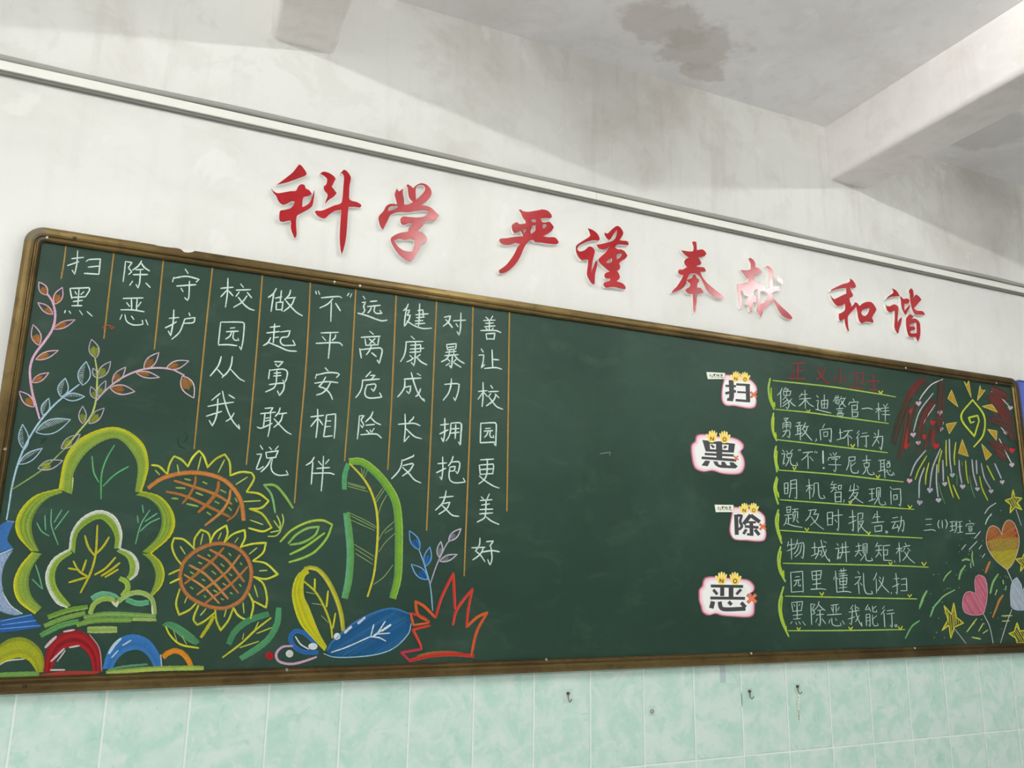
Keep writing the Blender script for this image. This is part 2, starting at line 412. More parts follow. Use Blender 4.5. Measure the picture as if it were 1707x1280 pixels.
def rail(x0, z0, x1, z1, ix, iz):
    s = MB(); sweep(s, [(x0+(x1-x0)*k/30, z0+(z1-z0)*k/30, ix, iz) for k in range(31)], brass_mat); s.build('frame_rail', chalkboard)
rail(BX0+CR, BZ1, BX1-CR, BZ1, 0, -1); rail(BX0+CR, BZ0, BX1-CR, BZ0, 0, 1); rail(BX0, BZ0+CR, BX0, BZ1-CR, 1, 0); rail(BX1, BZ0+CR, BX1, BZ1-CR, -1, 0)
for cx_, cz_, a0 in ((BX0+CR, BZ1-CR, 90), (BX1-CR, BZ1-CR, 0), (BX0+CR, BZ0+CR, 180), (BX1-CR, BZ0+CR, 270)):
    s = MB(); fr = []
    for k in range(13):
        a = math.radians(a0+90*k/12); c_, n_ = math.cos(a), math.sin(a); fr.append((cx_+CR*c_, cz_+CR*n_, -c_, -n_))
    sweep(s, fr, corner_mat); tag(s.build('frame_corner', chalkboard), 'rounded grey brown corner piece')
def screw(px, py, r, mat, d=.0262):
    x, y, z = W(px, py, d); s = MB()
    s.tube([(x, -.018, z), (x, -d-.001, z), (x, -d-.0035, z)], [r, r, r*.55], mat, 10); s.build('screw', chalkboard)
for p in ((78.5, 396), (557.5, 470), (600, 476.5), (1510, 613.5), (1661, 638.5), (478.5, 1116.5), (911, 1099.5), (1252.5, 1089), (1525, 1080.2), (8.5, 748.5)): screw(p[0], p[1], .0045, screw_mat)
for p in ((124.5, 396.6), (41.5, 1143.6), (1648, 629)): screw(p[0], p[1], .005, dark_screw, .0305)
# wall paint smeared over the top rail
s = MB(); A = T(0, 360, 5.0206)
fill(s, A.p('1285 236 1400 254 1490 272 1560 275 1640 286 1615 300 1575 306 1540 302 1515 278 1480 270 1380 258 1310 246'), None, .0311, m=plain('dried_wall_paint', (225, 224, 218), .8))
tag(s.build('paint_smear', chalkboard), 'white wall paint dried on the top rail')
# ------------------------------------------------------------------ chalk writing
A = T(0, 360, 5.0206); B = T(0, 600, 5.0206); C = T(0, 850, 5.0206); D = T(0, 1050, 5.565)
E5 = T(1400, 560, 5.5603); E6 = T(1400, 780, 5.5603); E7 = T(1400, 1000, 4.570)
F1 = T(230, 730, 6.5654); F2 = T(230, 860, 6.5654); F3 = T(250, 990, 6.5654); F4 = T(440, 750, 6.5654); F5 = T(440, 925, 6.5654); F6 = T(640, 860, 5.121)
G1 = T(330, 440, 6.3222); G2 = T(330, 610, 6.3222); G3 = T(580, 470, 6.3222); G4 = T(580, 650, 6.3222); G5 = T(700, 780, 7.1125)
G6 = T(1280, 590, 6.5654); G7 = T(1280, 740, 6.5654); G8 = T(1280, 890, 6.5654)
WHITE = (222, 238, 229); PALE = (196, 216, 206); RED = (152, 46, 56)
BIG = [  # column characters: (crop, strokes)
(A, '600 357 700 346/650 290 643 400 625 487 603 452/565 415 660 382/722 380 738 366 840 360 828 487/738 428 833 418/705 480 826 487'),
(A, '586 612 601 690/586 606 745 600 751 616 714 676/603 682 714 676/627 632 641 655/701 634 676 657/662 604 651 750/612 716 690 706/601 751 686 750/548 790 540 811/578 795 592 815/665 790 690 827/728 799 772 838'),
(A, '1050 380 1042 460 1030 550/1052 380 1105 390 1075 432 1102 468 1076 490/1185 375 1158 418 1110 452/1180 392 1208 430 1252 460/1135 450 1200 446/1115 491 1235 490/1176 450 1168 560 1155 602 1138 572/1110 545 1085 580/1220 560 1258 598'),
(A, '1030 690 1198 685/1100 690 1102 785/1148 690 1142 785/1060 725 1085 757/1180 720 1155 757/1010 785 1110 786 1207 801/1021 825 1004 865/1045 825 1060 880 1110 910 1170 911 1197 904 1190 872/1100 838 1121 866/1220 868 1238 912'),
(A, '1550 445 1575 481/1455 512 1444 551/1455 520 1560 505 1666 530 1642 553/1478 586 1640 575/1586 545 1580 680 1570 706 1545 683/1515 604 1532 633'),
(A, '1415 856 1497 849/1455 785 1450 880 1429 1002 1408 962/1383 936 1440 908 1477 884/1581 810 1591 836/1546 862 1632 850 1620 890 1540 898/1546 862 1532 905 1500 975 1438 1031'),
(G1, '240 256 370 245/316 150 311 300 290 455/306 275 240 346/325 285 369 335/450 210 479 246/403 275 556 270/436 295 400 341/520 300 566 357/517 335 467 400 375 456/425 350 480 420 540 470 592 488'),
(G1, '240 612 228 720 215 842/240 612 470 614 487 628 475 800 455 906 437 870/215 852 320 850 411 861/340 676 390 671/298 713 425 708/356 715 336 760 291 791/378 712 369 780 386 801 431 805 420 783'),
(G1, '246 975 215 1070 130 1180/205 1110 272 1182/362 975 351 1060 318 1132 254 1196/340 1105 400 1170 440 1210 491 1236'),
(G2, '235 287 145 361/104 426 240 400 376 381/210 345 202 480 184 562 151 630 118 573/88 529 160 506 250 478/258 264 281 370 321 490 370 585 441 667 428 618/381 495 346 550 295 583/325 304 386 341'),
(G1, '826 257 795 312 742 352/800 308 782 420 770 500/815 360 885 345/880 280 866 402/826 405 824 482/826 405 896 400 884 496/826 482 884 480/976 275 962 325 912 378/940 360 1031 352/1020 355 985 430 904 499/925 385 985 455 1040 510 1101 546'),
(G1, '760 666 865 655/809 630 801 725 794 832/724 726 858 712/800 776 850 770/766 775 736 830 690 859/740 825 850 870 950 912 1039 919/870 716 971 703 946 765 884 775 868 820 899 855 960 858 1026 856 1000 803'),
(G2, '805 -46 897 -45 845 10/815 -22 842 8/756 38 744 136/756 45 900 34 941 60 931 140 910 177 893 148/832 50 825 182/800 75 872 70/795 106 876 100/750 196 890 180 911 190 901 250 860 312 838 262/825 185 800 230 712 273'),
(G2, '705 446 792 440 760 486/660 502 818 487/706 505 690 642/766 490 756 650 737 744/715 551 752 545/710 581 756 571/624 642 660 656 782 604/866 440 850 490 813 532/850 506 936 495/896 500 870 580 800 647/800 555 860 620 930 690 984 721'),
(G2, '657 837 683 879/620 931 671 928 645 1000 614 1086 640 1090 690 1059/750 854 776 881/847 844 815 881/715 910 726 971/715 911 846 893 815 966/727 971 826 962/770 975 730 1050 664 1116/786 975 770 1060 790 1120 850 1151 951 1146 930 1103'),
(G1, '1240 285 1249 316/1268 284 1283 321/1591 307 1574 336/1621 314 1604 351/1300 356 1490 342 1516 356/1421 365 1370 420 1284 463/1406 400 1400 606/1450 414 1501 493'),
(G1, '1295 726 1480 720/1310 765 1346 806/1451 745 1446 775 1414 806/1244 836 1490 830 1522 859/1396 725 1386 870 1374 996'),
(G2, '1340 19 1371 51/1251 85 1237 131/1251 95 1370 70 1470 75 1491 90 1458 123/1229 181 1370 165 1477 176/1346 115 1310 180 1274 216 1340 240 1390 290 1419 353/1396 175 1360 240 1310 285 1249 306'),
(G2, '1189 536 1326 520/1261 455 1261 600 1244 756/1256 555 1189 637/1275 560 1316 621/1356 515 1340 640 1324 746/1356 516 1451 505 1446 640 1435 763/1350 581 1401 578/1345 641 1396 635/1330 746 1416 735'),
(G2, '1226 960 1195 1010 1139 1046/1211 1015 1201 1150 1194 1246/1269 1004 1306 1046/1381 985 1344 1031/1254 1079 1387 1070/1214 1131 1390 1128 1436 1143/1323 950 1315 1130 1299 1318'),
(G3, '160 149 181 181/150 216 186 212 165 260 178 300 150 335/104 328 150 336/104 328 200 355 350 408 413 402/234 206 306 200/204 259 341 245/250 255 236 295 209 326/286 250 275 310 295 330 359 331 335 298'),
(G3, '230 519 269 551/139 583 341 572/286 595 229 651/224 600 286 651/180 600 190 667 320 661/326 588 315 667/124 700 141 801/130 713 340 695 361 720 340 820 330 857 308 823/246 670 230 718 194 767/250 745 299 786'),
(G3, '241 944 188 1002/235 985 286 982 245 1026/150 1036 332 1022/155 1040 146 1110 120 1170 81 1219/196 1086 285 1075 296 1090 270 1152 246 1123/200 1085 180 1150 185 1200 230 1223 357 1213 334 1168'),
(G4, '121 275 112 400 99 517/120 272 171 270 140 316 166 365 150 397 133 368/263 229 241 280 184 337/240 290 290 340 346 366/189 371 281 362/194 424 226 456/234 419 241 441/276 404 248 447/134 471 300 465 353 506'),
(G3, '636 231 620 270 584 302/618 275 601 380 594 467/624 301 652 295 624 351 656 350 640 400 600 462/620 410 700 460 790 490 882 486/735 301 790 295 795 372/714 346 846 335/720 376 806 370/709 411 791 405/709 441 812 435/756 229 752 350 744 466'),
(G3, '665 571 701 603/609 631 791 626/615 632 605 730 585 790 554 839/659 667 766 660 766 737/654 707 801 698/650 741 766 735/711 624 706 820 695 882 668 848/654 774 681 801/762 764 720 796/692 800 660 825 619 841/720 790 770 840 833 873'),
(G3, '590 1023 771 1012/600 1030 595 1110 560 1170 524 1211/600 1111 661 1095 655 1150 640 1177 618 1148/667 954 690 1040 725 1140 770 1220 811 1259 795 1228/766 1124 745 1180 714 1207/729 964 766 986'),
(G4, '691 280 690 296 644 339/529 361 700 352 761 376/601 254 605 400 592 547 646 484/605 400 660 455 710 495 777 513'),
(G4, '694 684 690 696 579 743/571 735 560 800 530 860 459 936/580 796 680 775 691 785 650 850 574 906/575 815 640 875 700 945 769 979'),
(G3, '1014 371 1081 358 1060 420 1004 466/1030 395 1070 440 1101 481/1109 409 1242 402/1191 324 1185 500 1172 560 1149 523/1139 439 1161 471'),
(G3, '1040 662 1050 716/1040 660 1141 650 1136 706/1050 691 1121 681/1050 716 1127 706/1030 741 1141 731/1071 719 1065 771/1116 714 1115 767/1019 776 1161 765/1065 775 1035 815 984 841/1120 770 1165 820 1227 859/1101 780 1095 870 1088 907 1069 878/1054 814 1076 836/1141 814 1114 841/1076 850 1034 881/1115 850 1192 899'),
(G3, '1019 1079 1150 1070 1173 1080 1160 1160 1130 1252 1113 1218/1091 1019 1085 1090 1060 1170 1004 1246'),
(G4, '974 369 1061 358/1021 299 1020 450 1005 547 984 503/967 463 1057 419/1086 350 1080 430 1065 490 1034 536/1086 350 1180 345 1196 360 1190 480 1185 580 1164 548/1085 411 1172 405/1080 456 1172 445/1136 364 1130 512'),
(G4, '949 776 1041 768/998 704 1000 830 988 947 969 913/934 871 1032 824/1109 699 1090 755 1059 801/1085 760 1165 755 1179 770 1170 840 1155 882 1137 858/1080 811 1131 805 1120 851 1074 856/1075 815 1065 900 1080 955 1130 978 1237 969 1214 928'),
(G5, '231 351 396 335/311 269 295 350 265 420 184 501/265 426 356 405 320 480 224 549/260 440 320 500 385 560 462 573'),
(G3, '1454 369 1486 401/1526 359 1504 396/1429 406 1552 402/1449 436 1537 432/1439 471 1552 462/1491 400 1490 517/1454 484 1471 501/1531 484 1514 511/1399 511 1560 512 1612 533/1455 548 1465 607/1455 546 1549 540 1538 607/1465 599 1538 600'),
(G3, '1404 704 1426 739/1379 771 1431 768 1425 840 1405 907 1441 869/1519 714 1525 892/1525 815 1592 821/1439 911 1560 902 1621 919'),
(G3, '1374 1153 1467 1145/1424 1057 1424 1200 1414 1314/1421 1165 1371 1236/1435 1165 1469 1206/1504 1089 1526 1121/1479 1156 1587 1152/1506 1175 1479 1211/1551 1180 1592 1221/1561 1185 1535 1245 1459 1306/1490 1215 1530 1270 1570 1315 1632 1341'),
(G4, '1400 350 1395 557/1400 351 1550 345 1563 360 1560 500 1558 590 1539 563/1395 556 1547 549/1449 406 1502 402/1434 433 1527 428/1476 435 1465 470 1439 499/1501 430 1495 480 1510 500 1541 499 1530 478'),
(G4, '1394 736 1537 728/1384 790 1395 892/1390 791 1530 780 1536 800 1525 887/1395 839 1522 830/1400 889 1527 880/1469 735 1465 870 1440 940 1379 989/1384 904 1450 960 1540 1015 1594 1033'),
(G5, '727 341 761 376/824 307 795 367/714 386 857 375/729 439 827 425/711 492 864 488/707 544 864 532/785 376 780 525/780 530 765 590 679 641/785 580 850 630 937 669'),
(G5, '712 829 705 910 660 985 715 1030 771 1111/751 949 730 1000 690 1045 627 1089/614 946 772 940/789 873 872 865 828 927/840 930 855 1060 845 1120 828 1150 804 1083/734 996 860 980 942 993'),
]
REDS = [
(G6, '262 106 415 100/327 108 322 265/325 190 387 182/284 172 279 266/215 266 416 271'),
(G6, '572 144 588 172/622 148 592 240 530 279/535 180 590 250 640 310 682 321'),
(G6, '789 150 792 325 772 312/741 240 722 297/815 240 862 302'),
(G6, '918 211 1046 210 1030 332 1010 310/966 212 960 362/894 362 1057 379'),
(G6, '1084 295 1222 295/1155 224 1156 388/1109 386 1212 396'),
]
SMALL = [
(G6, '156 374 136 420 104 451/141 420 141 582/196 364 170 402/190 386 226 380 208 402/170 410 176 456/170 410 252 405 241 451/176 454 240 451/206 405 205 451/206 455 164 501/200 480 226 520 231 565 215 602 199 583/216 500 164 541/221 530 159 576/262 490 235 521/236 505 265 545 302 571'),
(G6, '376 429 344 471/370 446 432 440/344 493 472 485/405 394 411 597/406 500 375 540 339 571/415 500 455 550 502 576'),
(G6, '534 454 551 476/530 511 556 508 545 560 550 600 525 611/525 605 600 625 692 646/585 510 590 592/585 510 657 505 650 597/618 444 618 592/590 551 651 545/590 592 651 592'),
(G6, '729 479 782 475/745 454 749 491/769 451 765 489/736 490 714 521/735 506 781 500 775 546 758 551/738 520 741 541 760 537 757 516 738 520/806 464 790 501/800 491 852 482/841 488 820 530 784 566/800 510 825 550 852 579/781 569 786 586/749 601 827 595/764 623 812 620/764 641 812 638/760 655 765 681/760 655 827 650 817 677/765 679 816 676'),
(G6, '930 489 946 511/895 530 884 556/895 530 991 522 979 547/920 560 925 692/925 563 981 560 975 611 925 612/925 636 986 635 980 686 925 687'),
(G6, '1029 600 1100 592 1147 606'),
(G6, '1179 601 1257 595/1210 534 1215 722/1211 605 1179 641/1222 605 1246 631/1264 554 1281 576/1311 544 1289 576/1259 593 1322 588/1259 626 1326 620/1249 661 1337 665/1286 580 1285 737'),
(G6, '174 706 226 700 194 731/180 720 206 741/165 755 164 817/165 756 240 745 251 760 245 817/206 745 205 817/175 776 236 770/175 796 239 790/164 846 235 835 241 860 235 917 214 899/206 825 190 870 159 906'),
(G6, '314 756 356 745 339 777/299 791 382 780/326 790 325 872/356 785 355 942/330 816 356 812/330 841 356 838/299 886 377 865/411 749 395 795 374 826/395 801 446 790/431 795 415 850 369 901/385 825 425 880 482 946/530 925 531 945 519 956'),
(G6, '621 764 599 811/570 830 580 942/575 831 690 815 696 840 690 967 669 939/610 855 615 907/610 856 656 850 650 902/615 904 651 900'),
(G6, '779 863 820 857/790 819 795 917/754 941 837 914/829 846 927 835/886 845 860 890 824 926/876 880 880 1007/890 894 921 926'),
(G6, '1001 839 974 871/1001 870 969 926/986 915 985 1017/1029 871 1087 862/1014 906 1107 895/1076 905 1080 1022 1059 999'),
(G6, '1164 864 1181 886/1211 829 1205 900 1144 1006/1159 911 1256 900 1255 960 1240 1052 1224 1019/1200 944 1216 976'),
(G7, '159 64 181 91/149 109 186 105 175 170 165 222 187 209/204 74 221 96/271 59 245 96/205 110 215 152/205 111 266 100 255 147/215 151 256 145/231 155 220 200 194 241/246 150 250 210 275 235 327 233 315 203'),
(G7, '335 60 341 76/352 57 359 73/520 78 511 96/541 84 529 101/384 96 492 85/446 95 420 135 369 176/440 130 441 270/460 139 496 186'),
(G7, '679 104 696 126/714 94 726 121/751 94 735 126/665 150 659 181/665 151 791 135 779 157/694 166 762 160 734 192/740 195 745 270 735 307 719 283/664 226 802 229'),
(G7, '884 146 956 138 950 181 890 186/888 146 885 220 859 286/961 204 914 241/910 200 910 280 930 315 987 316 990 288'),
(G7, '1034 181 1127 175/1080 124 1082 207/1050 210 1060 257/1050 211 1111 205 1105 252/1060 256 1106 250/1075 260 1065 300 1039 331/1090 258 1095 310 1120 335 1167 331 1155 308'),
(G7, '1209 181 1287 172/1235 180 1236 292/1270 175 1281 372/1240 216 1271 212/1240 251 1273 248/1209 301 1287 279/1310 184 1316 206/1331 184 1322 207/1300 215 1305 257/1300 216 1336 210 1335 252/1305 256 1336 250/1300 284 1290 311/1310 285 1320 330 1367 346 1360 323/1335 284 1341 301/1370 309 1386 341'),
(G7, '180 430 185 547/180 431 221 425 218 537/185 486 219 480/185 546 219 540/250 400 250 500 234 586/250 401 313 390 316 602 295 584/255 441 312 435/255 486 312 480'),
(G7, '419 461 492 450/450 384 460 602/450 470 419 521/460 470 481 496/505 430 505 520 489 581/505 431 551 425 560 560 580 595 627 591 610 563'),
(G7, '711 409 690 451/700 446 752 440/689 481 757 475/726 445 715 500 689 526/730 489 751 511/770 455 775 497/770 456 806 450 800 497/775 496 801 492/735 530 740 637/735 531 801 525 800 637/740 581 797 578/740 634 801 630/836 610 829 636'),
(G7, '906 454 896 512/974 454 996 481/886 514 992 495/946 434 935 530 889 601/930 541 987 530 955 590 889 636/935 560 985 610 1042 646'),
(G7, '1104 496 1167 490/1109 546 1162 540/1138 495 1140 612/1104 626 1177 600/1190 480 1190 582/1190 481 1231 478 1228 582/1211 505 1205 590 1164 661/1215 590 1220 645 1250 668 1292 662 1280 633'),
(G7, '1339 469 1356 491/1345 510 1350 662/1364 496 1450 490 1456 600 1450 682 1434 659/1375 560 1380 612/1375 561 1416 555 1415 607/1380 609 1416 605'),
(G7, '205 690 210 752/205 691 251 685 245 747/210 721 246 718/210 751 246 745/184 781 267 770/225 775 225 872/225 816 257 812/205 810 195 860 174 891/195 865 280 895 377 913/269 716 332 710/301 715 290 747/275 745 280 822/275 746 326 740 325 817/300 760 295 810 274 851/310 829 336 861'),
(G7, '444 726 531 717 502 772 556 765 530 830 464 891/471 730 455 790 414 841/470 790 530 870 612 936'),
(G7, '650 750 655 892/650 751 709 745 705 887/655 816 706 810/655 886 706 882/714 786 817 775/770 714 775 880 770 952 754 928/734 829 756 856'),
(G7, '889 801 962 792/925 724 935 880 935 957 919 934/884 871 967 834/985 760 990 967/985 761 1041 755 1035 817 1014 821/995 851 1046 840 1020 900 985 951/1000 860 1040 925 1087 971'),
(G7, '1176 764 1149 816/1165 801 1227 795/1195 734 1200 857/1134 863 1272 850/1170 900 1175 962/1170 901 1246 890 1245 952/1175 959 1246 950/1300 951 1310 958 1308 971 1297 975 1289 966 1293 954 1300 951'),
(G7, '1364 811 1422 800/1349 856 1432 845/1396 855 1360 926 1432 905/1415 884 1431 931/1440 846 1486 835 1491 870 1480 962 1464 939/1461 789 1455 880 1424 961'),
(G8, '226 84 214 136/224 121 302 110/256 49 260 277/209 186 302 149/326 59 310 120 284 161/320 106 386 95 396 130 385 267 364 249/341 115 320 180 284 221/371 115 350 200 299 251'),
(G8, '479 151 537 145/510 94 515 222/474 241 552 209/545 151 632 135/555 155 550 215 519 271/555 191 591 180 585 237 569 224/580 64 600 150 640 255 681 307 670 273/641 169 620 225 589 256/610 79 641 96'),
(G8, '754 104 771 126/739 161 776 155 770 220 760 277 786 249/789 151 882 140/784 206 897 195/816 104 815 200 789 271/850 84 860 307'),
(G8, '964 136 1022 125/954 191 1032 180/991 99 995 180 954 246/1000 204 1026 236/1040 110 1045 212/1040 111 1086 105 1085 212/1061 130 1060 220 1014 291/1070 220 1075 280 1095 295 1147 290 1135 263'),
(G8, '1201 94 1179 141/1194 131 1247 125/1179 181 1252 172/1216 130 1210 210 1179 256/1220 204 1241 241/1259 131 1337 122/1265 130 1270 287 1357 290/1270 176 1312 172 1308 227 1270 229/1385 289 1389 311'),
(G8, '1404 161 1472 155/1435 94 1446 307/1436 165 1404 216/1450 169 1469 196/1500 99 1516 121/1479 141 1557 125/1501 149 1479 191/1530 154 1561 186/1541 185 1510 250 1474 291/1495 194 1550 270 1607 319'),
(G8, '250 420 258 637/250 421 380 408 388 642 374 624/258 636 382 628/300 471 347 465/284 511 362 500/316 510 305 550 284 571/336 508 335 565 361 570 355 553'),
(G8, '480 410 490 502/480 411 586 400 575 492/490 456 577 445/490 501 577 490/530 404 535 607/490 551 582 540/469 606 590 600 637 609'),
(G8, '726 469 721 501/740 404 756 637/755 479 769 496/780 406 862 395/800 384 806 421/831 371 828 416/775 437 852 430/780 461 872 450/785 485 790 557/785 486 866 478 860 552/790 521 862 515/790 556 862 550/822 429 826 622/780 591 867 580/754 636 860 628 912 639'),
(G8, '985 409 1001 436/954 476 1016 465 990 520 949 556/990 530 1000 657/1010 534 1031 561/1046 429 1055 590 1080 650 1147 655 1135 623'),
(G8, '1191 424 1175 470 1154 506/1185 490 1190 647/1220 469 1236 491/1266 469 1250 540 1199 621/1215 500 1260 570 1327 641/1356 639 1349 656'),
(G8, '1379 491 1437 485/1400 429 1415 570 1415 657 1399 639/1364 581 1437 544/1459 496 1516 485 1521 622/1459 556 1517 550/1454 621 1522 620'),
(G8, '260 755 275 852/260 751 381 738 365 842/284 769 296 791/351 764 340 786/318 744 322 932/275 846 367 838/274 891 377 880/279 931 357 925/266 959 249 981/304 964 316 991/339 959 356 986/380 959 411 999'),
(G8, '470 765 480 992/470 766 516 770 490 820 516 865 484 881/561 739 540 800 504 836/560 775 590 810 627 836/544 836 602 830/529 886 612 878/570 834 575 960 570 1007 549 983/541 924 524 966/595 929 631 981'),
(G8, '689 781 772 770/715 785 715 867/745 780 748 862/695 804 706 841/781 799 765 836/649 886 807 875/681 934 669 976/700 920 705 985 740 1005 802 1001 795 973/740 924 751 946/815 949 839 989'),
(G8, '931 779 904 821/885 856 1002 835/926 814 920 930 915 992 894 974/879 931 952 905/955 774 965 860 990 940 1031 1012 1025 968/1001 889 960 961/970 799 996 816'),
(G8, '1096 774 1065 831 1112 820/1104 799 1126 846/1075 880 1080 1007/1075 881 1116 875 1120 1012 1104 994/1085 916 1117 912/1085 951 1119 945/1186 789 1149 821/1145 789 1150 850 1191 856 1190 833/1191 894 1149 931/1145 884 1150 980 1165 1005 1207 1001 1200 978'),
(G8, '1276 789 1254 821/1281 825 1239 881/1270 859 1280 1017/1304 841 1372 830/1299 876 1387 865/1355 875 1362 1022 1339 999/1402 990 1413 997 1411 1011 1400 1016 1390 1007 1394 995 1402 990'),
(E6, '794 476 852 472/799 526 847 522/779 579 860 572 887 583'),
(E6, '921 484 908 520 920 559/948 484 951 557/977 477 995 510 984 561'),
(E6, '1019 501 1062 495/1024 541 1062 535/1040 500 1042 582/1019 586 1062 570/1074 499 1072 541/1081 489 1080 560 1064 601/1094 501 1132 495/1094 546 1132 540/1112 500 1115 597/1089 601 1142 592'),
(E6, '1199 484 1211 501/1175 520 1169 541/1175 521 1241 512 1239 531/1189 541 1227 538/1195 555 1198 587/1195 556 1226 552 1222 585/1198 571 1223 568/1198 586 1223 583/1164 609 1257 605'),
]
def part(name, fn, label=None, parent=None):
    s = MB(); fn(s); o = s.build(name, parent or chalkboard)
    return tag(o, label)
def written(lst, w, col, name, extra=0):
    for tr, txt in lst:
        part(name, lambda s: [stroke(s, q, w*random.uniform(.92, 1.08), col) for q in tr.ps(txt)])
written(BIG, 2.45, WHITE, 'chalk_character')
written(SMALL, 1.6, PALE, 'chalk_character')
written(REDS, 2.1, RED, 'red_chalk_character')
def exclaim(s):
    stroke(s, G7.p('603 74 606 212'), 2.4, (225, 245, 240)); stroke(s, G7.p('606 262 616 263'), 3.4, (225, 245, 240))
part('chalk_exclamation_mark', exclaim)

# ------------------------------------------------------------------ rules, brackets, ticks
OR = (176, 132, 62); ORL = (186, 160, 96)
for tr, txt in ((A, '553 240 535 390 512 525'), (A, '955 295 918 600 870 1025'), (A, '1368 362 1330 750 1292 1115'),
        (T(0, 0, 1), '354.5 444.7 346.6 516 336.6 616 323.7 748'), (T(0, 0, 1), '437.6 457.4 428.9 571.3 417 711 410.7 774.5'),
        (T(0, 0, 1), '517.4 470 515 528.6 508.7 629.8 497 759 491 838.3'), (T(0, 0, 1), '593.4 480.3 584.7 636 574.4 768.2'),
        (T(0, 0, 1), '660.7 490.6 652.8 670 646.4 782.9'), (T(0, 0, 1), '727.9 500.8 720.8 670 711.2 884'),
        (T(0, 0, 1), '788.5 511 784.8 669.3 773.8 960'), (T(0, 0, 1), '849.3 518 846 785 845 852')):
    def f(s, tr=tr, txt=txt):
        q = tr.p(txt); stroke(s, q, 2.6, OR, taper=.1); stroke(s, [(x-.6, y) for x, y in q], 1.1, ORL, taper=.1)
    part('chalk_column_line', f)
LIME = (168, 200, 92); LIME2 = (190, 208, 70)
for tr, txt in ((G6, '55 290 700 360 1230 440 1400 470'), (G6, '85 605 440 640 800 690 1320 760'), (G6, '105 938 600 995 1310 1080'), (G7, '115 285 700 330 1200 385 1485 415'),
        (G7, '130 610 750 655 1600 715'), (G7, '135 945 700 980 1690 1030'), (G8, '165 320 1340 345 1756 364'), (G8, '190 680 1000 698 1630 710'), (G8, '225 1058 800 1056 1500 1045')):
    part('chalk_underline', lambda s: stroke(s, tr.p(txt), 2.3, LIME))
for tr, txt in ((G6, '1215 405 1235 437 1256 403'), (G6, '424 614 440 641 461 611'), (G6, '904 989 930 1021 951 987'), (G7, '274 249 290 286 311 249'), (G7, '1184 344 1205 376 1226 339'),
        (G7, '884 629 900 656 921 629'), (G7, '1534 669 1555 706 1576 674'), (G7, '404 919 430 951 446 919'), (G7, '1084 959 1105 991 1121 961'), (G8, '1324 309 1345 341 1361 304'),
        (E6, '761 874 780 906 801 874'), (G8, '569 639 592 676 611 637'), (G8, '1534 664 1552 691 1573 661'), (G8, '319 1024 338 1051 356 1024'), (G8, '884 1019 905 1046 929 1017'), (G8, '1429 1014 1450 1051 1471 1009')):
    part('chalk_tick', lambda s: stroke(s, tr.p(txt), 2.2, (206, 216, 62)))
for tr, txt, t2 in ((G6, '25 268 8 370 25 500 68 606', '36 372 42 500 76 582 72 530'), (G6, '62 648 45 760 60 860 97 950', '66 690 62 850 92 920 84 860'), (G6, '90 1008 75 1110 90 1220 100 1290', '100 1060 96 1180 116 1260'),
        (G7, '97 362 72 470 85 560 113 658', '108 380 92 480 120 590 112 530'), (G7, '116 718 88 830 105 950 152 1088', '120 760 112 900 146 1050 140 1000'), (G8, '140 138 112 260 130 400 192 522', '146 190 132 330 176 480 172 400'), (G8, '172 578 125 760 145 930 228 1122', '158 680 148 860 206 1070 198 1010')):
    part('chalk_bracket', lambda s: (stroke(s, tr.p(txt), 3.6, LIME), stroke(s, tr.p(t2), 2.6, (186, 212, 40))))
part('chalk_scribble', lambda s: [stroke(s, q, 1.4, (190, 92, 60)) for q in A.ps('858 932 892 940 870 946/868 920 905 912 960 934/915 925 935 945 955 930/880 915 885 950')])

# ------------------------------------------------------------------ drawn plants on the left
def leaves(parent, lst, oc, ow, fc, fang=None, fw=1.1, gap=1.7, half=None, name='leaf'):
    for tr, b, t, hw in lst:
        def f(s):
            bp, tp = tr.p('%g %g' % b)[0], tr.p('%g %g' % t)[0]; L, R = leafpts(bp, tp, hw/tr.sc)
            poly = L+R[::-1][1:-1]; d0 = layer()
            ang = math.degrees(math.atan2(tp[1]-bp[1], tp[0]-bp[0]))
            if fc:
                if half: 
                    mid = [tuple((Vector(a)+Vector(c))/2) for a, c in zip(L, R)]
                    hatch(s, mid+R[::-1][1:-1], ang+62, 2.6, 1.0, fc, d0, 0, 1)
                else: hatch(s, poly, ang, gap, fw, fc, d0, 0, random.uniform(.55, .7), 16)
            stroke(s, L, ow, oc, d0+.0001); stroke(s, R, ow, jit(oc, 8), d0+.0001)
        part(name, f, None, parent)
PINK = (222, 178, 202); BLUEW = (176, 206, 224); LAV = (186, 176, 196); TEAL = (84, 148, 98); YEL = (200, 196, 50); LGR = (128, 162, 56)
vine = part('chalk_vine', lambda s: stroke(s, A.p('395 650 440 720 462 830 442 940 380 1040 290 1160 258 1240 250 1325 270 1475 300 1585 330 1695'), 4.2, PINK), 'pink chalk vine at the upper left')
leaves(vine, [(A, (392, 662), (325, 552), 33), (A, (458, 738), (522, 598), 36), (A, (442, 822), (316, 724), 28), (A, (448, 945), (628, 868), 26), (A, (325, 1082), (277, 908), 40), (A, (300, 1200), (488, 1124), 27), (B, (268, 188), (408, 107), 27), (B, (285, 392), (160, 260), 38)], PINK, 2.0, (206, 132, 44))
vine = part('chalk_vine', lambda s: stroke(s, B.p('55 1335 78 1200 100 1060 150 870 220 700 330 520 450 380 560 285 662 205'), 3.2, BLUEW), 'pale blue chalk vine at the left')
leaves(vine, [(B, (690, 212), (722, 12), 52), (B, (512, 308), (547, 152), 44), (B, (530, 312), (708, 306), 32), (B, (358, 462), (408, 320), 34), (B, (300, 604), (590, 498), 58), (B, (205, 750), (188, 538), 42), (B, (158, 872), (354, 738), 35)], BLUEW, 1.9, (205, 222, 226), half=True)
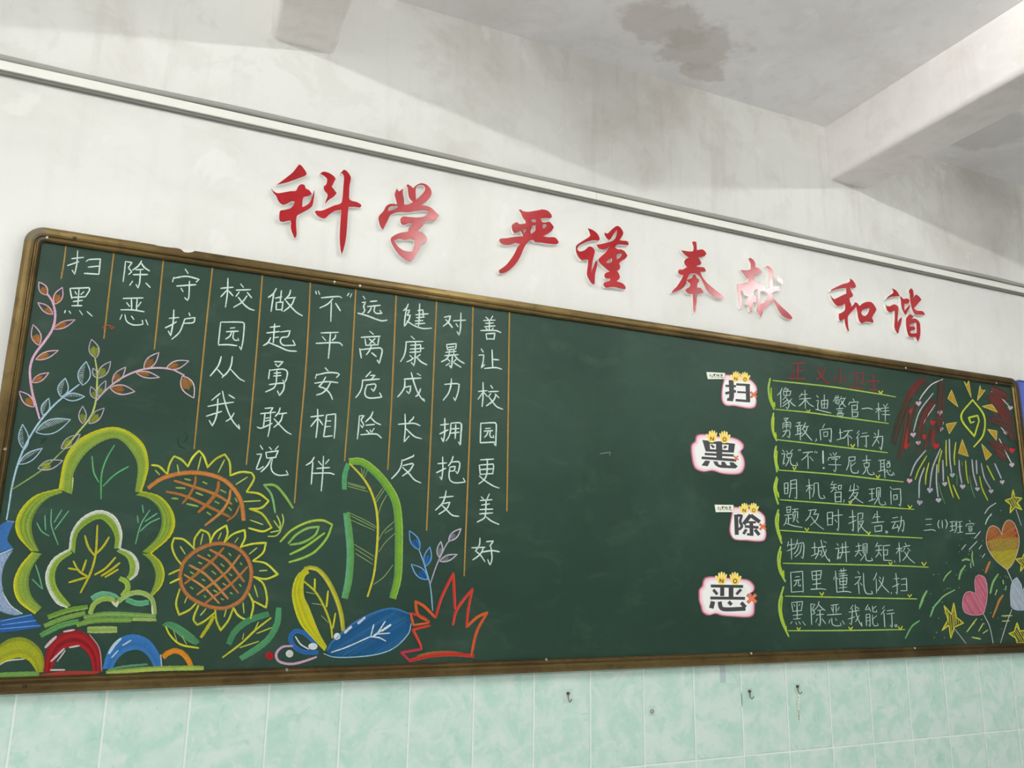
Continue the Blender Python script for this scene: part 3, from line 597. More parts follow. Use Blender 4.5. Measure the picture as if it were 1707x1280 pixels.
vine = part('chalk_vine', lambda s: (stroke(s, B.p('795 -15 812 100 812 200 800 350 760 470 650 610 540 745'), 3.2, (190, 204, 110)), stroke(s, B.p('545 740 430 850 330 935 110 1078'), 2.4, (142, 170, 92))), 'yellow green chalk vine')
leaves(vine, [(A, (805, 1188), (765, 1032), 42), (B, (820, 152), (926, 12), 36), (B, (812, 150), (778, 68), 20), (B, (820, 304), (885, 172), 28), (B, (800, 325), (760, 222), 26), (B, (690, 532), (692, 386), 32), (B, (745, 532), (872, 402), 36), (B, (512, 740), (672, 622), 38), (B, (318, 908), (525, 842), 38)], LAV, 1.9, (166, 178, 54))
vine = part('chalk_vine', lambda s: stroke(s, B.p('800 345 900 240 1020 150 1180 82 1320 66 1440 80 1542 128'), 3.0, (214, 182, 200)), 'pink chalk branch with brown leaves')
leaves(vine, [(B, (940, 192), (1052, 60), 33), (B, (922, 236), (1128, 264), 40), (B, (1205, 76), (1330, -62), 38), (B, (1138, 104), (1334, 146), 26), (B, (1392, 70), (1580, 8), 34), (B, (1526, 134), (1622, 318), 52)], (214, 186, 204), 2.0, (178, 122, 56))

TREE = [(202, 200, 40), (176, 180, 48), (134, 158, 56), (140, 164, 58), (124, 150, 58), (138, 160, 64), (118, 144, 60)]
def edge_line(s, tr, txt, w, col): stroke(s, tr.p(txt), w, col)
tree = part('chalk_tree', lambda s: strip(s, B.p('490 1080 540 830 640 680 800 590 960 560 1100 610 1210 720 1245 880 1220 1000 1185 1105'), B.p('600 1125 620 940 720 780 860 680 980 658 1080 740 1150 880 1130 1105'), TREE), 'large green and yellow cloud shaped chalk tree')
for o_, i_ in (('490 -180 300 -125 180 -15 128 110 150 220 260 345', '525 -145 400 -95 312 -5 266 110 278 230 328 345'), ('265 352 160 480 112 620 150 760 290 872', '350 365 270 480 240 600 265 720 348 815'),
               ('1185 -160 1340 -115 1440 0 1466 120 1420 230 1270 362', '1135 -122 1240 -95 1330 -10 1352 110 1310 230 1188 352'), ('1270 362 1350 440 1378 540 1350 640 1268 728', '1188 368 1260 430 1300 530 1290 620 1258 700')):
    part('lobe', lambda s: strip(s, C.p(o_), C.p(i_), TREE), None, tree)
for q, w, c in [(q, 2.6, (96, 176, 112)) for q in B.ps('770 808 785 940 826 1022/958 712 890 830 850 960 846 1162/1074 892 960 960 862 1056')]+[(q, 2.2, (110, 176, 130)) for q in C.ps('430 -5 430 130 487 292/308 108 350 180 410 217/375 45 381 167/517 0 453 104/574 8 458 162/1254 0 1180 120 1134 284/1314 28 1212 97/1338 68 1250 110 1172 178/1192 -40 1200 22/1150 48 1156 108/298 458 330 560 356 662/270 580 352 660')]+[(q, 3, (214, 232, 150)) for q in (B.p('610 985 596 1112'), C.p('205 110 218 215'))]:
    part('vein', lambda s: stroke(s, q, w, c), None, tree)
IN = [(216, 220, 206), (204, 208, 190), (136, 166, 60), (128, 158, 56), (140, 170, 62)]
tree = part('chalk_bush', lambda s: strip(s, C.p('575 322 600 180 690 60 830 0 960 50 1022 180 1012 322'), C.p('625 362 652 200 740 112 840 76 920 140 962 230 955 322'), IN), 'smaller white edged green chalk bush inside the tree')
for o_, i_ in (('578 322 450 400 383 520 390 640 470 780 560 822', '605 362 500 440 460 540 480 650 592 797'), ('1012 318 1110 360 1164 450 1150 540 1090 592', '972 345 1060 400 1085 470 1080 530 1058 566')):
    part('lobe', lambda s: strip(s, C.p(o_), C.p(i_), IN), None, tree)
part('lobe', lambda s: band(s, C.p('1000 570 1060 606 1068 660 1020 722'), 9, (150, 176, 70)), None, tree)
[part('vein', lambda s: stroke(s, q, 3.8, (188, 182, 48)), None, tree) for q in C.ps('815 128 800 370 760 520 674 692/710 215 740 310 792 382/912 228 860 310 798 372/614 428 660 510 742 562/574 488 640 500/722 418 690 512/578 606 724 564/966 398 880 490 793 542/1002 443 930 500 848 552/988 498 880 562')]
part('chalk_ground', lambda s: [band(s, C.p(t), w/5.02, c, j=14) for t, w, c in (('400 898 560 842 735 810', 42, (120, 156, 66)), ('370 972 520 912 715 862', 42, (126, 160, 80)), ('338 1052 500 972 660 930', 46, (96, 150, 88)), ('640 962 800 925 1100 920', 44, (122, 158, 78)), ('700 900 900 872 1305 890', 44, (118, 156, 84)), ('1105 916 1308 920', 26, (158, 178, 100)), ('730 1003 980 1000', 58, (150, 172, 92)))], 'green chalk strokes under the tree')
def low(s):
    band(s, C.p('752 872 790 785 880 742 985 764'), 8.5, (150, 178, 84)); band(s, C.p('765 742 850 704 940 716 992 748'), 9.5, (104, 164, 128)); band(s, C.p('985 770 1080 704 1180 692 1268 742 1296 872'), 8.5, (156, 178, 100)); band(s, C.p('1055 748 1150 782 1246 772'), 9.5, (96, 164, 124))
    stroke(s, C.p('940 770 975 805 985 770'), 5, (214, 216, 180)); stroke(s, C.p('1272 800 1276 868'), 2.6, (226, 224, 210))
part('chalk_bush', low, 'little low green chalk bush with two humps')
BL = (92, 134, 188); BL2 = (62, 112, 176)
def cloud(s):
    a = fill(s, C.p('-10 145 60 95 115 100 82 180 62 250 112 322 -10 358'), BL2); hatch(s, a, 80, 3, 2, BL)
    a = fill(s, C.p('-10 372 105 340 40 450 15 560 30 690 90 800 185 868 120 882 -10 825'), (128, 152, 190)); hatch(s, a, 70, 3, 2, (160, 178, 206))
    stroke(s, C.p('60 95 115 100'), 2.4, (214, 222, 230)); stroke(s, C.p('-10 372 60 345 106 325'), 2, (200, 214, 230)); stroke(s, C.p('20 690 90 800 186 868'), 2.2, (206, 214, 226))
part('chalk_cloud', cloud, 'blue chalk cloud cut by the left frame')
part('chalk_cloud', lambda s: (fill(s, C.p('-10 922 262 870 342 984 -10 1028'), (44, 92, 160), sharp=40), [stroke(s, q, 1.8, (110, 156, 214)) for q in C.ps('10 930 268 876/12 962 300 925/0 996 338 966')]), 'blue chalk strokes at the left edge')
def arch(out, inn, cols, extra, label):
    def f(s): strip(s, D.p(out), D.p(inn), cols, j=14); extra(s)
    part('chalk_arch', f, label)
arch('-120 330 -60 200 60 95 180 66 290 100 380 190 412 300 402 392', '-60 420 0 328 60 290 180 255 270 290 342 392', [(150, 156, 60), (166, 170, 36), (150, 156, 34), (140, 146, 34), (176, 176, 36)], lambda s: stroke(s, D.p('0 322 60 288 228 268'), 2.4, (214, 216, 190)), 'yellow chalk arch at the lower left')
arch('408 392 430 200 520 60 690 0 830 60 920 190 945 387', '472 387 530 250 600 175 700 150 780 180 840 270 862 387', [(150, 32, 42), (160, 30, 38), (140, 28, 38), (168, 34, 38)], lambda s: ([stroke(s, q, w, (214, 196, 200)) for q, w in ((D.p('420 162 470 110 520 62'), 5), (D.p('472 292 595 172'), 3.4), (D.p('530 292 606 190'), 2.2), (D.p('645 162 736 145'), 3), (D.p('468 372 600 370'), 3))], stroke(s, D.p('830 40 920 170 945 380'), 1.6, (214, 170, 180)), stroke(s, D.p('590 16 690 -2'), 3, (214, 196, 190))), 'red chalk arch with white highlights')
arch('950 362 1010 180 1120 70 1250 40 1380 90 1470 210 1502 332', '1042 357 1100 260 1180 200 1280 185 1360 230 1432 347', [(54, 114, 182), (50, 106, 172), (44, 98, 162), (54, 112, 176)], lambda s: ([stroke(s, q, w, (190, 208, 214)) for q, w in ((D.p('1012 216 1060 140 1120 80'), 5), (D.p('1036 256 1096 190'), 2.6), (D.p('1138 142 1215 96'), 2.8))], stroke(s, D.p('1490 230 1500 335'), 2.4, (190, 200, 216))), 'blue chalk arch with white highlights')
part('chalk_arch', lambda s: band(s, F3.p('140 692 210 640 290 622 370 662 428 740 450 802'), 9.2, (210, 132, 34), taper=.05), 'small orange chalk arch beside the blue arch')
def ground(s):
    band(s, D.p('-60 424 150 415 362 408'), 9.5, (122, 164, 84), j=16); band(s, D.p('985 400 1250 372 1500 358 1707 354 1890 352'), 8.5, (156, 180, 84), j=16); band(s, D.p('1000 370 1150 340 1370 318'), 4, (80, 138, 104))
    fill(s, D.p('358 416 600 382 930 384 905 405 700 420 420 432'), (170, 62, 54))
part('chalk_ground', ground, 'green and red chalk strip along the bottom frame')

# ------------------------------------------------------------------ sunflowers
PET = (202, 204, 62); PET2 = (214, 206, 50); SOR = (184, 122, 66)
def petals(parent, tr, lst, cl):
    for t in lst: part('petal', lambda s: (stroke(s, tr.p(t), 3.6, jit(PET, 14)), stroke(s, [(x+.9, y+.7) for x, y in tr.p(t)], 1.3, (176, 180, 40))), None, parent)
    [part('petal_mark', lambda s: stroke(s, q, 2.4, (186, 198, 92)), None, parent) for q in tr.ps(cl)]
def grid(parent, tr, lst, seeds):
    part('seed_lattice', lambda s: [stroke(s, tr.p(t), w/tr.sc, jit(SOR, 16)) for t, w in lst], None, parent)
    [part('seed', lambda s: stroke(s, q, 3.3, (146, 172, 88)), None, parent) for q in tr.ps(seeds)]
sf = part('chalk_sunflower', lambda s: band(s, F1.p('108 548 250 450 420 396 600 378 780 400 940 460 1060 572 1130 700 1158 905'), 7.2, [(182, 118, 62), (200, 128, 56), (194, 120, 48), (170, 112, 66)], taper=.05), 'half hidden chalk sunflower above the full one')
grid(sf, F1, [('398 468 600 530 850 620 1025 722', 32), ('312 588 500 630 750 740 1002 862', 32), ('632 418 622 500 570 612 488 717', 28), ('882 478 870 572 780 700 662 812', 38), ('1012 568 992 682 900 820 735 955', 30), ('1112 738 1062 842 975 908', 20)],
     '510 448 575 462/710 480 757 502/415 545 517 550/370 660 437 665/535 722 655 747/635 598 710 627/840 693 887 717/905 568 962 597/1065 658 1085 697/990 758 1022 792/755 813 797 842')
petals(sf, F1, ('150 297 230 310 312 388', '320 402 350 280 396 198', '396 198 480 240 547 312', '545 314 600 212 670 138', '670 138 720 200 764 322', '758 324 850 232 952 178', '950 178 1002 262 1012 412', '1008 412 1130 372 1247 382', '1245 380 1272 442 1188 592', '1186 590 1330 612 1432 690', '1432 690 1350 765 1218 776', '1222 776 1360 832 1464 982', '1466 980 1372 1022 1212 986'),
       '190 353 237 402/430 292 447 382/690 203 655 347/947 238 878 377/1197 428 1073 507/1158 696 1342 686/1228 898 1367 947')
def disc(s):
    pts = F2.p('458 650 498 510 620 390 800 310 960 303 1100 358 1202 470 1242 620 1212 790 1130 920 980 1002 850 1007 700 962 560 882 480 770 458 650')
    band(s, pts, 6.6, [(172, 110, 64), (188, 122, 68), (180, 114, 60), (164, 106, 66)], taper=0)
sf = part('chalk_sunflower', disc, 'full round chalk sunflower with orange lattice')
grid(sf, F2, [('788 368 960 470 1162 718', 30), ('653 428 830 530 1098 842', 27), ('563 538 740 640 985 905', 30), ('508 643 720 780 888 955', 24), ('938 350 800 500 512 742', 32), ('1118 427 960 622 646 862', 27), ('1198 557 1030 732 732 957', 27)],
     '765 423 790 442/995 408 1017 432/665 508 697 522/905 523 942 552/1120 513 1137 532/573 613 607 632/808 603 852 637/1000 633 1027 652/703 693 732 707/930 738 962 757/1110 748 1127 767/573 778 602 797/828 813 867 832/1010 838 1032 852/725 873 742 887/908 903 937 917')
petals(sf, F2, ('470 525 408 440 373 330 395 243 500 258 622 362', '612 362 622 250 690 150 770 190 797 292', '788 292 850 180 967 103 982 190 945 290', '948 284 1040 200 1167 153 1172 240 1122 345', '1128 338 1260 305 1402 293 1370 402 1258 492', '1258 492 1400 520 1532 640 1400 690 1268 666', '1268 664 1370 740 1412 900 1402 1002 1268 932', '1213 848 1262 962 1232 1122', '1192 1142 1100 1090 1043 1003', '1045 1003 990 1140 905 1252 860 1150 845 1028', '842 1058 730 1150 650 1192 608 1130 662 978', '632 958 560 1030 450 1082 418 960 457 798', '452 688 350 735', '452 588 338 640'),
       '463 333 517 417/711 193 685 312/911 183 879 257/1096 238 1059 292/1302 348 1218 417/1328 600 1412 595/1273 758 1311 887/1149 948 1161 1062/966 1023 944 1102/746 1013 684 1087/536 888 509 952')
part('stem', lambda s: band(s, F3.p('700 240 640 350 555 478'), 5.6, (186, 188, 44)), None, sf)
part('chalk_grass_sprig', lambda s: [stroke(s, q, 2.4, (184, 204, 92)) for q in F1.ps('1520 848 1555 930 1552 1005/1580 833 1592 910 1560 1012/1485 903 1550 992/1450 1032 1562 1010/1423 1077 1510 1070 1562 1020')], 'small yellow green chalk sprig right of the sunflowers')
part('chalk_leaf', lambda s: (stroke(s, F1.p('1378 513 1460 620 1502 818'), 3.6, (130, 178, 110)), stroke(s, F1.p('1378 513 1500 520 1600 622 1695 765'), 4.4, (140, 176, 84))), 'two curved green chalk strokes below the small column')
def leafA(s):
    a = fill(s, F3.p('128 345 180 305 260 310 400 390 548 520 500 560 350 478 250 400 170 356'), (76, 134, 92)); hatch(s, a, 35, 3, 2, (92, 150, 104))
    stroke(s, F3.p('172 355 220 450 330 550 532 592'), 3.4, (206, 206, 44)); [stroke(s, q, 1.4, (176, 196, 96)) for q in F3.ps('255 393 297 517/345 453 402 552')]
part('chalk_leaf', leafA, 'dark green chalk leaf with a yellow edge under the sunflower')
def leafB(s):
    band(s, F3.p('858 552 930 410 1080 292 1302 215'), 10.5, (76, 136, 94)); band(s, F3.p('1410 148 1390 330 1270 520 990 712'), 10.5, (80, 142, 98))
    stroke(s, F3.p('796 694 1000 540 1160 390 1324 262'), 3.4, (190, 194, 54)); [stroke(s, q, 2.4, (182, 190, 70)) for q in F3.ps('1186 308 1148 392/1332 368 1168 432/1192 518 983 587/1026 433 1014 497')]
part('chalk_leaf', leafB, 'green chalk leaf with a yellow stem right of the sunflower')
part('chalk_leaf', lambda s: [stroke(s, q, 4, c) for q, c in zip(F4.ps('178 1004 300 880 480 790 640 770 747 816/747 816 690 960 560 1110 430 1180 276 1228/268 1022 350 930 470 860 602 838/602 838 560 930 430 1010 286 1038/286 1142 450 1060 664 908'), ((172, 198, 70), (150, 190, 74), (140, 184, 86), (132, 180, 88), (156, 194, 74)))], 'outlined green chalk leaf in the middle left')
def bigleaf(s):
    band(s, F4.p('930 128 1060 127 1200 222 1340 380 1440 560 1474 800 1476 1100 1464 1400 1408 1625'), 13.5, [(96, 150, 84), (116, 164, 60), (126, 172, 54), (132, 178, 60), (120, 166, 58), (138, 180, 76)])
    band(s, F4.p('922 148 884 280 880 434'), 8.5, (88, 156, 106)); band(s, F4.p('902 688 930 900 946 1100 940 1290 922 1450 882 1625'), 12.5, [(96, 160, 130), (92, 158, 104), (104, 162, 92), (96, 152, 84)])
part('chalk_palm_leaf', bigleaf, 'tall green chalk leaf with a yellow midrib')
palm = [o for o in chalkboard.children if o.name.startswith('chalk_palm_leaf')][0]
part('midrib', lambda s: stroke(s, F4.p('938 148 1080 300 1170 450 1230 650 1246 900 1216 1280 1190 1420 1134 1604'), 3.8, (204, 196, 56)), None, palm)
[part('vein', lambda s: stroke(s, q, 1.3, (150, 176, 104)), None, palm) for q in F4.ps('915 355 1110 410/915 397 1142 456/920 372 1108 424/1215 545 1302 413/1225 575 1322 430/1250 700 1290 590 1346 490/915 680 1090 760 1232 842/950 720 1222 857/950 765 1212 882/985 1030 1207 1167/1000 1080 1192 1202/1000 1130 1192 1252/1255 990 1310 890 1422 783/1255 1115 1330 1010 1432 913/1200 1472 1310 1390 1412 1258/1064 195 1080 292/1100 208 1085 292/1132 222 1100 302/1320 912 1407 857')]
def yleaf(s):
    strip(s, F5.p('470 146 440 150 350 240 306 400 330 580 400 760 520 900 662 1052'), F5.p('500 200 470 212 440 262 440 450 490 560 560 740 620 880 690 1000'), [(200, 196, 50), (186, 184, 30), (196, 192, 26), (176, 176, 30), (184, 184, 36), (190, 188, 40)])
    band(s, F5.p('440 152 520 140 600 168 700 285 790 470 845 650 868 832'), 7.8, [(170, 172, 90), (196, 188, 40), (184, 180, 40), (160, 160, 60)])
    stroke(s, F5.p('438 288 560 400 660 570 730 760 748 905'), 3.6, (196, 190, 42)); [stroke(s, q, w, c) for q, w, c in zip(F5.ps('557 262 555 392/702 393 684 567/782 638 754 802/458 405 557 427/528 530 642 547/628 663 707 742'), (3.4, 3.4, 2.8, 1.3, 1.3, 1.3), [(206, 202, 40)]*3+[(170, 186, 120)]*3)]
part('chalk_leaf', yleaf, 'upright yellow chalk leaf')
def bleaf(s):
    a = fill(s, F5.p('680 1058 740 950 860 840 1000 738 1180 638 1400 582 1560 630 1608 740 1560 880 1430 1012 1250 1082 1000 1112 760 1112'), (30, 78, 118)); hatch(s, a, -32, 2.6, 2.2, (36, 92, 140), lo=0, hi=1)
    stroke(s, F5.p('690 1040 760 940 1000 738 1200 638 1400 586 1590 642'), 3.6, (62, 116, 176)); stroke(s, F5.p('655 1080 760 1116 1000 1116 1260 1082 1430 1012 1580 862 1612 750'), 1.9, (160, 200, 220))
    [stroke(s, q, 2.2, (222, 234, 238), SURF+.0016) for q in F5.ps('738 1066 900 1010 1162 894/1163 896 1220 880 1327 726/1200 880 1388 763/1168 892 1202 762/1218 866 1378 855/1158 894 1260 905 1333 942')]; stroke(s, F5.p('1290 830 1388 763'), 3.6, (222, 234, 238), SURF+.0016)
    [stroke(s, q, 4, (206, 216, 224), SURF+.0016, taper=0) for q in F5.ps('1030 748 1106 684/884 852 956 784')]
part('chalk_leaf', bleaf, 'large blue chalk leaf with white veins')
def blob(s, tr, x, y, rx, ry, col):
    a = fill(s, [(tr.x0+(x+rx*math.cos(k*.63))/tr.sc, tr.y0+(y+ry*math.sin(k*.63))/tr.sc) for k in range(10)], col); hatch(s, a, 50, 2, 1.2, jit(col, 12))
def oval(s):
    band(s, F5.p('596 1068 440 1062 330 1000 288 910 340 835 430 850 530 930 572 965'), 7.6, (44, 102, 172), taper=.05); stroke(s, F5.p('344 892 400 975 492 1032'), 2.4, (214, 228, 236)); blob(s, F5, 536, 1000, 52, 38, (222, 226, 228))
part('chalk_loop', oval, 'blue chalk loop with a white ball')
part('chalk_loop', lambda s: (stroke(s, F5.p('312 995 200 1008 134 1082 160 1160 280 1192 400 1175 574 1116'), 4.2, (206, 164, 192)), blob(s, F5, 280, 1080, 42, 42, (224, 226, 224))), 'pink chalk loop with a white ball')
part('chalk_ball', lambda s: blob(s, F5, 60, 1104, 46, 44, (178, 30, 42)), 'red chalk ball'); part('chalk_ball', lambda s: blob(s, F5, 800, 892, 38, 40, (222, 228, 230)), 'white chalk ball on the blue leaf')
def crown(s):
    O1 = (200, 92, 44); O2 = (190, 54, 48); 
    for t, c, w in (('440 868 340 768 268 728', O1, 5), ('268 728 292 842 384 900', O1, 5), ('226 830 330 862 386 904', O2, 4.6), ('226 830 252 932 380 912', O1, 4), ('392 934 248 970 312 1100 318 1136', O2, 5), ('318 1136 148 1166 228 1244', (170, 44, 70), 5), ('440 868 490 702 592 488', O2, 5), ('592 488 600 642 606 792', O2, 5), ('588 928 622 800 757 620', O2, 5), ('757 620 722 782 704 950', O2, 4.6), ('704 948 800 862 882 824', O1, 5), ('882 824 792 990 746 1192', O1, 5)):
        stroke(s, F6.p(t), w, c); stroke(s, [(x+1.2, y+.6) for x, y in F6.p(t)], 1.5, jit((214, 96, 60), 12))
    band(s, F6.p('230 1232 400 1192 600 1180 772 1196'), 7, (188, 54, 44)); band(s, F6.p('286 1196 400 1168 560 1160 692 1176'), 3.6, (150, 104, 48))
part('chalk_spiky_plant', crown, 'red and orange spiky chalk plant')
sp = part('chalk_sprig', lambda s: stroke(s, F6.p('416 806 396 600 350 430 298 282'), 2.0, (146, 188, 220)), 'blue chalk sprig above the spiky plant')
leaves(sp, [(F6, (302, 288), (218, 126), 36), (F6, (358, 428), (392, 264), 31), (F6, (372, 542), (234, 412), 38)], (112, 164, 220), 2.0, (40, 98, 160), gap=1.6, fw=1.4)
sp = part('chalk_sprig', lambda s: stroke(s, F6.p('394 584 450 420 540 232 572 208'), 2.2, LAV), 'lavender chalk sprig above the spiky plant')
leaves(sp, [(F6, (553, 212), (658, 108), 27), (F6, (470, 352), (486, 218), 24), (F6, (478, 386), (624, 328), 24)], (196, 186, 202), 2.3, (150, 150, 156))

# ------------------------------------------------------------------ fireworks, sun, balloons on the right
SMEARS = (('790 395 690 490 600 640', 7, (106, 46, 46)), ('650 560 570 750 495 1000', 5, (66, 62, 50)), ('640 600 600 880 545 1145', 4.5, (84, 56, 48)), ('870 600 790 730 735 900', 8, (96, 50, 48)), ('940 430 935 560 915 890', 6, (76, 56, 50)), ('560 690 520 850 510 960', 3, (80, 58, 48)), ('700 620 650 800 630 1000', 4, (84, 56, 50)),
                    ('620 820 612 1000', 3, (160, 46, 46)), ('770 820 715 1080', 3, (92, 56, 50)), ('870 850 855 1010', 4, (120, 46, 46)), ('820 900 790 1060', 4, (86, 56, 48)), ('1400 482 1550 562', 8, (98, 50, 50)), ('1385 562 1520 642', 10, (110, 46, 48)), ('1460 645 1570 800', 12, (104, 46, 48)), ('1400 765 1600 842', 10, (80, 54, 52)), ('1390 992 1560 1042', 7, (96, 52, 52)), ('1435 1052 1545 1132', 5, (98, 50, 50)), ('1500 740 1610 960', 8, (80, 54, 52)))
def smear(s, lo, hi):
    for t, w, c in SMEARS[lo:hi]:
        c = (min(255, c[0]*1.3), c[1]*1.02, c[2]*1.02)
        q = E5.p(t); d0 = layer(); band(s, q, w*1.5, [tuple(.5*a+.5*b for a, b in zip(c, (44, 66, 54)))]*3, d0, .7, 6); band(s, q, w*.8, [tuple(.8*a+.2*b for a, b in zip(c, (44, 66, 54)))]*3, d0+.00007, .7, 8)
        for k in range(int(w*2.2)):
            o = random.gauss(0, w*.42); e = random.gauss(0, 4)
            stroke(s, [(x+o, y+o*.3+e) for x, y in q], random.uniform(.8, 1.7), jit(tuple(.72*a+.28*b for a, b in zip(c, (44, 66, 54))), 10), taper=.8)
part('chalk_smear', lambda s: smear(s, 0, 11), 'smudged dark red chalk left of the sun'); part('chalk_smear', lambda s: smear(s, 11, 18), 'smudged dark red chalk right of the sun')
part('chalk_scribble', lambda s: stroke(s, T(820, 530, 5.0206).p('903 1136 992 1122 984 1148'), 1, (150, 172, 160)))
part('slate_scuff', lambda s: [stroke(s, q, 2.2, (36, 56, 46), taper=.7) for q in B.ps('1490 650 1500 720 1560 740/1545 600 1570 640 1540 690/1530 490 1550 530/340 670 400 650/330 700 380 670')])
def sun(s):
    stroke(s, E5.p('1290 782 1276 737 1194 757 1214 806 1246 794'), 3, (196, 214, 62)); stroke(s, E5.p('1230 590 1124 750 1246 932 1292 782'), 3, (202, 216, 60)); stroke(s, E5.p('1230 590 1337 742 1330 912 1243 1028'), 3, (198, 214, 66))
sunp = part('chalk_sun', sun, 'yellow chalk spiral sun with triangular rays')
for t in ('1035 500 1000 580 1096 657', '1150 420 1178 452 1195 412 1218 572', '1300 458 1310 500 1348 502 1274 598', '1320 652 1410 633 1461 707', '984 816 1082 800 1015 906', '1369 864 1456 880 1450 967', '1135 958 1192 1116 1099 1086', '1314 1000 1407 1100 1355 1152'):
    def f(s, t=t):
        q = E5.p(t); d0 = layer(); a = fill(s, q, (178, 142, 44), d0, sm=False); hatch(s, q, random.uniform(20, 80), 2, 1.4, (196, 156, 52), d0+.00003); [stroke(s, [u, v], 1.1, (214, 206, 110), d0+.0001) for u, v in zip(q, q[1:]+q[:1])]
    part('ray', f, None, sunp)
def strands(tr, lst, w, col, label): [part('chalk_streak', lambda s: stroke(s, q, w, jit(col, 10)), label) for q in tr.ps(lst)]
strands(E5, '955 400 850 450 770 540 738 592/865 530 740 700 683 882/882 638 780 800 728 972/920 588 920 692/962 798 944 842/1403 513 1490 570 1562 642/1488 688 1572 812/1453 793 1532 892/1478 953 1530 1060 1592 1182', 1.9, (222, 206, 206), 'white chalk streak around the sun')
strands(E6, '805 -112 730 20 698 107/826 -47 800 60 794 152/946 -162 920 -60 914 42/985 -257 985 -130 990 -18/1075 -237 1060 -100 1065 -28/1165 -67 1175 60 1191 142/1000 78 1020 170 1052 272/1050 158 1080 230 1107 287/1364 -22 1432 112/1295 78 1320 190 1371 300', 2.3, (192, 194, 50), 'yellow chalk streak under the sun')
strands(E6, '782 -2 740 120 734 277/932 -177 860 0 834 182/900 -32 895 120 911 267/955 -72 960 122/1015 -267 1020 -80 1036 42/1105 -72 1110 30 1131 142/1225 -77 1240 60 1271 167/1310 -42 1340 90 1397 192/1435 -42 1497 97/1265 -72 1270 52/797 -165 700 -43 654 72', 2.5, (182, 178, 190), 'lavender chalk streak under the sun')
strands(E6, '915 138 940 240 976 332/1200 68 1220 180 1252 277/1085 58 1086 162/1130 -60 1135 -20', 1.2, (120, 160, 104), 'thin green chalk streak under the sun')
def heart(tr, x, y, r, col, tilt=0):
    def f(s):
        pts = []
        for k in range(18):
            a = 2*math.pi*k/18+.17; hx = 16*math.sin(a)**3/17; hy = -(13*math.cos(a)-5*math.cos(2*a)-2*math.cos(3*a)-math.cos(4*a))/17
            c_, n_ = math.cos(tilt), math.sin(tilt); pts.append((tr.x0+(x+r*(hx*c_-hy*n_))/tr.sc, tr.y0+(y+r*(hx*n_+hy*c_))/tr.sc))
        d0 = layer(); fill(s, pts, col, d0, sm=False); hatch(s, pts, 60, 1.8, .9, jit(tuple(min(255, c+14) for c in col), 10), d0+.00003)
    part('chalk_heart', f)
PH = (204, 178, 190)
for x, y, r in ((730, 625, 29), (680, 915, 28), (728, 990, 25), (928, 710, 29), (935, 862, 27), (1580, 665, 27), (1540, 895, 24), (1595, 1195, 26)): heart(E5, x, y, r, PH, random.uniform(-.3, .3))
for x, y, r in ((658, 695, 33), (862, 802, 30), (790, 935, 30), (890, 1018, 36), (615, 1018, 36), (1597, 1060, 30), (1470, 662, 24)): heart(E5, x, y, r, (190, 36, 44), random.uniform(-.3, .3))
for x, y, r, c in ((645, 118, 28, (222, 170, 186)), (740, 320, 30, (164, 158, 176)), (835, 205, 30, LAV), (915, 298, 28, LAV), (1043, 66, 26, (176, 186, 186)), (972, 148, 26, LAV), (1138, 172, 28, LAV), (1275, 195, 24, LAV), (1402, 215, 24, LAV), (1505, 130, 24, (206, 178, 192))): heart(E6, x, y, r, c, random.uniform(-.2, .2))
def balloon(s):
    d0 = layer(); H = '1550 945 1440 850 1370 740 1358 640 1380 560 1415 535 1470 560 1502 622 1510 560 1535 500 1570 482 1612 510 1647 590 1662 680 1640 800 1594 900'
    a = fill(s, E6.p(H), (168, 156, 46), d0)
    hatch(s, a, -30, 2, 1.3, (182, 170, 60), d0+.00002)
    b_ = fill(s, E6.p('1358 686 1500 660 1659 640 1662 690 1655 752 1500 770 1378 768'), (140, 108, 50), d0+.00006, sharp=40); hatch(s, b_, -5, 2, 1.2, (156, 118, 62), d0+.00008)
    for t in ('1358 682 1358 640 1380 560 1415 535 1470 560 1502 622 1500 656', '1500 656 1502 622 1510 560 1535 500 1570 482 1612 510 1647 590 1658 640'):
        c_ = fill(s, E6.p(t), (150, 42, 48), d0+.0001, sharp=50); hatch(s, c_, 40, 2, 1.2, (168, 52, 56), d0+.00012)
    stroke(s, E6.p(H+' 1550 945'), 1.3, (214, 186, 170), d0+.00016)
bal = part('chalk_balloon', balloon, 'red, brown and yellow heart shaped chalk balloon')
part('balloon_string', lambda s: stroke(s, E6.p('1550 945 1575 1000 1597 1052'), 1.4, (206, 206, 206)), None, bal)
def shade(H, c1, c2, line, ang):
    def f(s):
        d0 = layer(); a = fill(s, H, c1, d0); hatch(s, a, ang, 2, 1.2, c2, d0+.00003, j=22); stroke(s, H+H[:1], 1.2, line, d0+.0001)
    return f
Q = T(0, 0, 1)
bal = part('chalk_balloon', shade(Q.p('1632 958 1641 962 1645.5 978 1645 1000 1642 1014 1638.5 1023 1621 1025 1608 1019.7 1604.6 1004 1609 989 1616.7 986 1626.6 989.5 1624.8 970.6 1627 961'), (186, 76, 102), (206, 128, 146), (214, 170, 186), 60), 'pink heart shaped chalk balloon')
part('balloon_string', lambda s: stroke(s, E7.p('1095 108 1140 200 1169 332'), 1.3, (206, 206, 206)), None, bal)
bal = part('chalk_balloon', shade(Q.p('1685 1010 1684.5 987 1688 969 1695 962.5 1702 974 1704 985 1712 972 1719 980 1720 1000 1712 1014 1700 1017 1690 1015'), (156, 172, 190), (196, 204, 214), (206, 214, 222), 60), 'pale blue heart shaped chalk balloon at the right edge')
part('balloon_string', lambda s: stroke(s, E7.p('1312 68 1270 180 1224 327'), 1.3, (206, 206, 206)), None, bal)
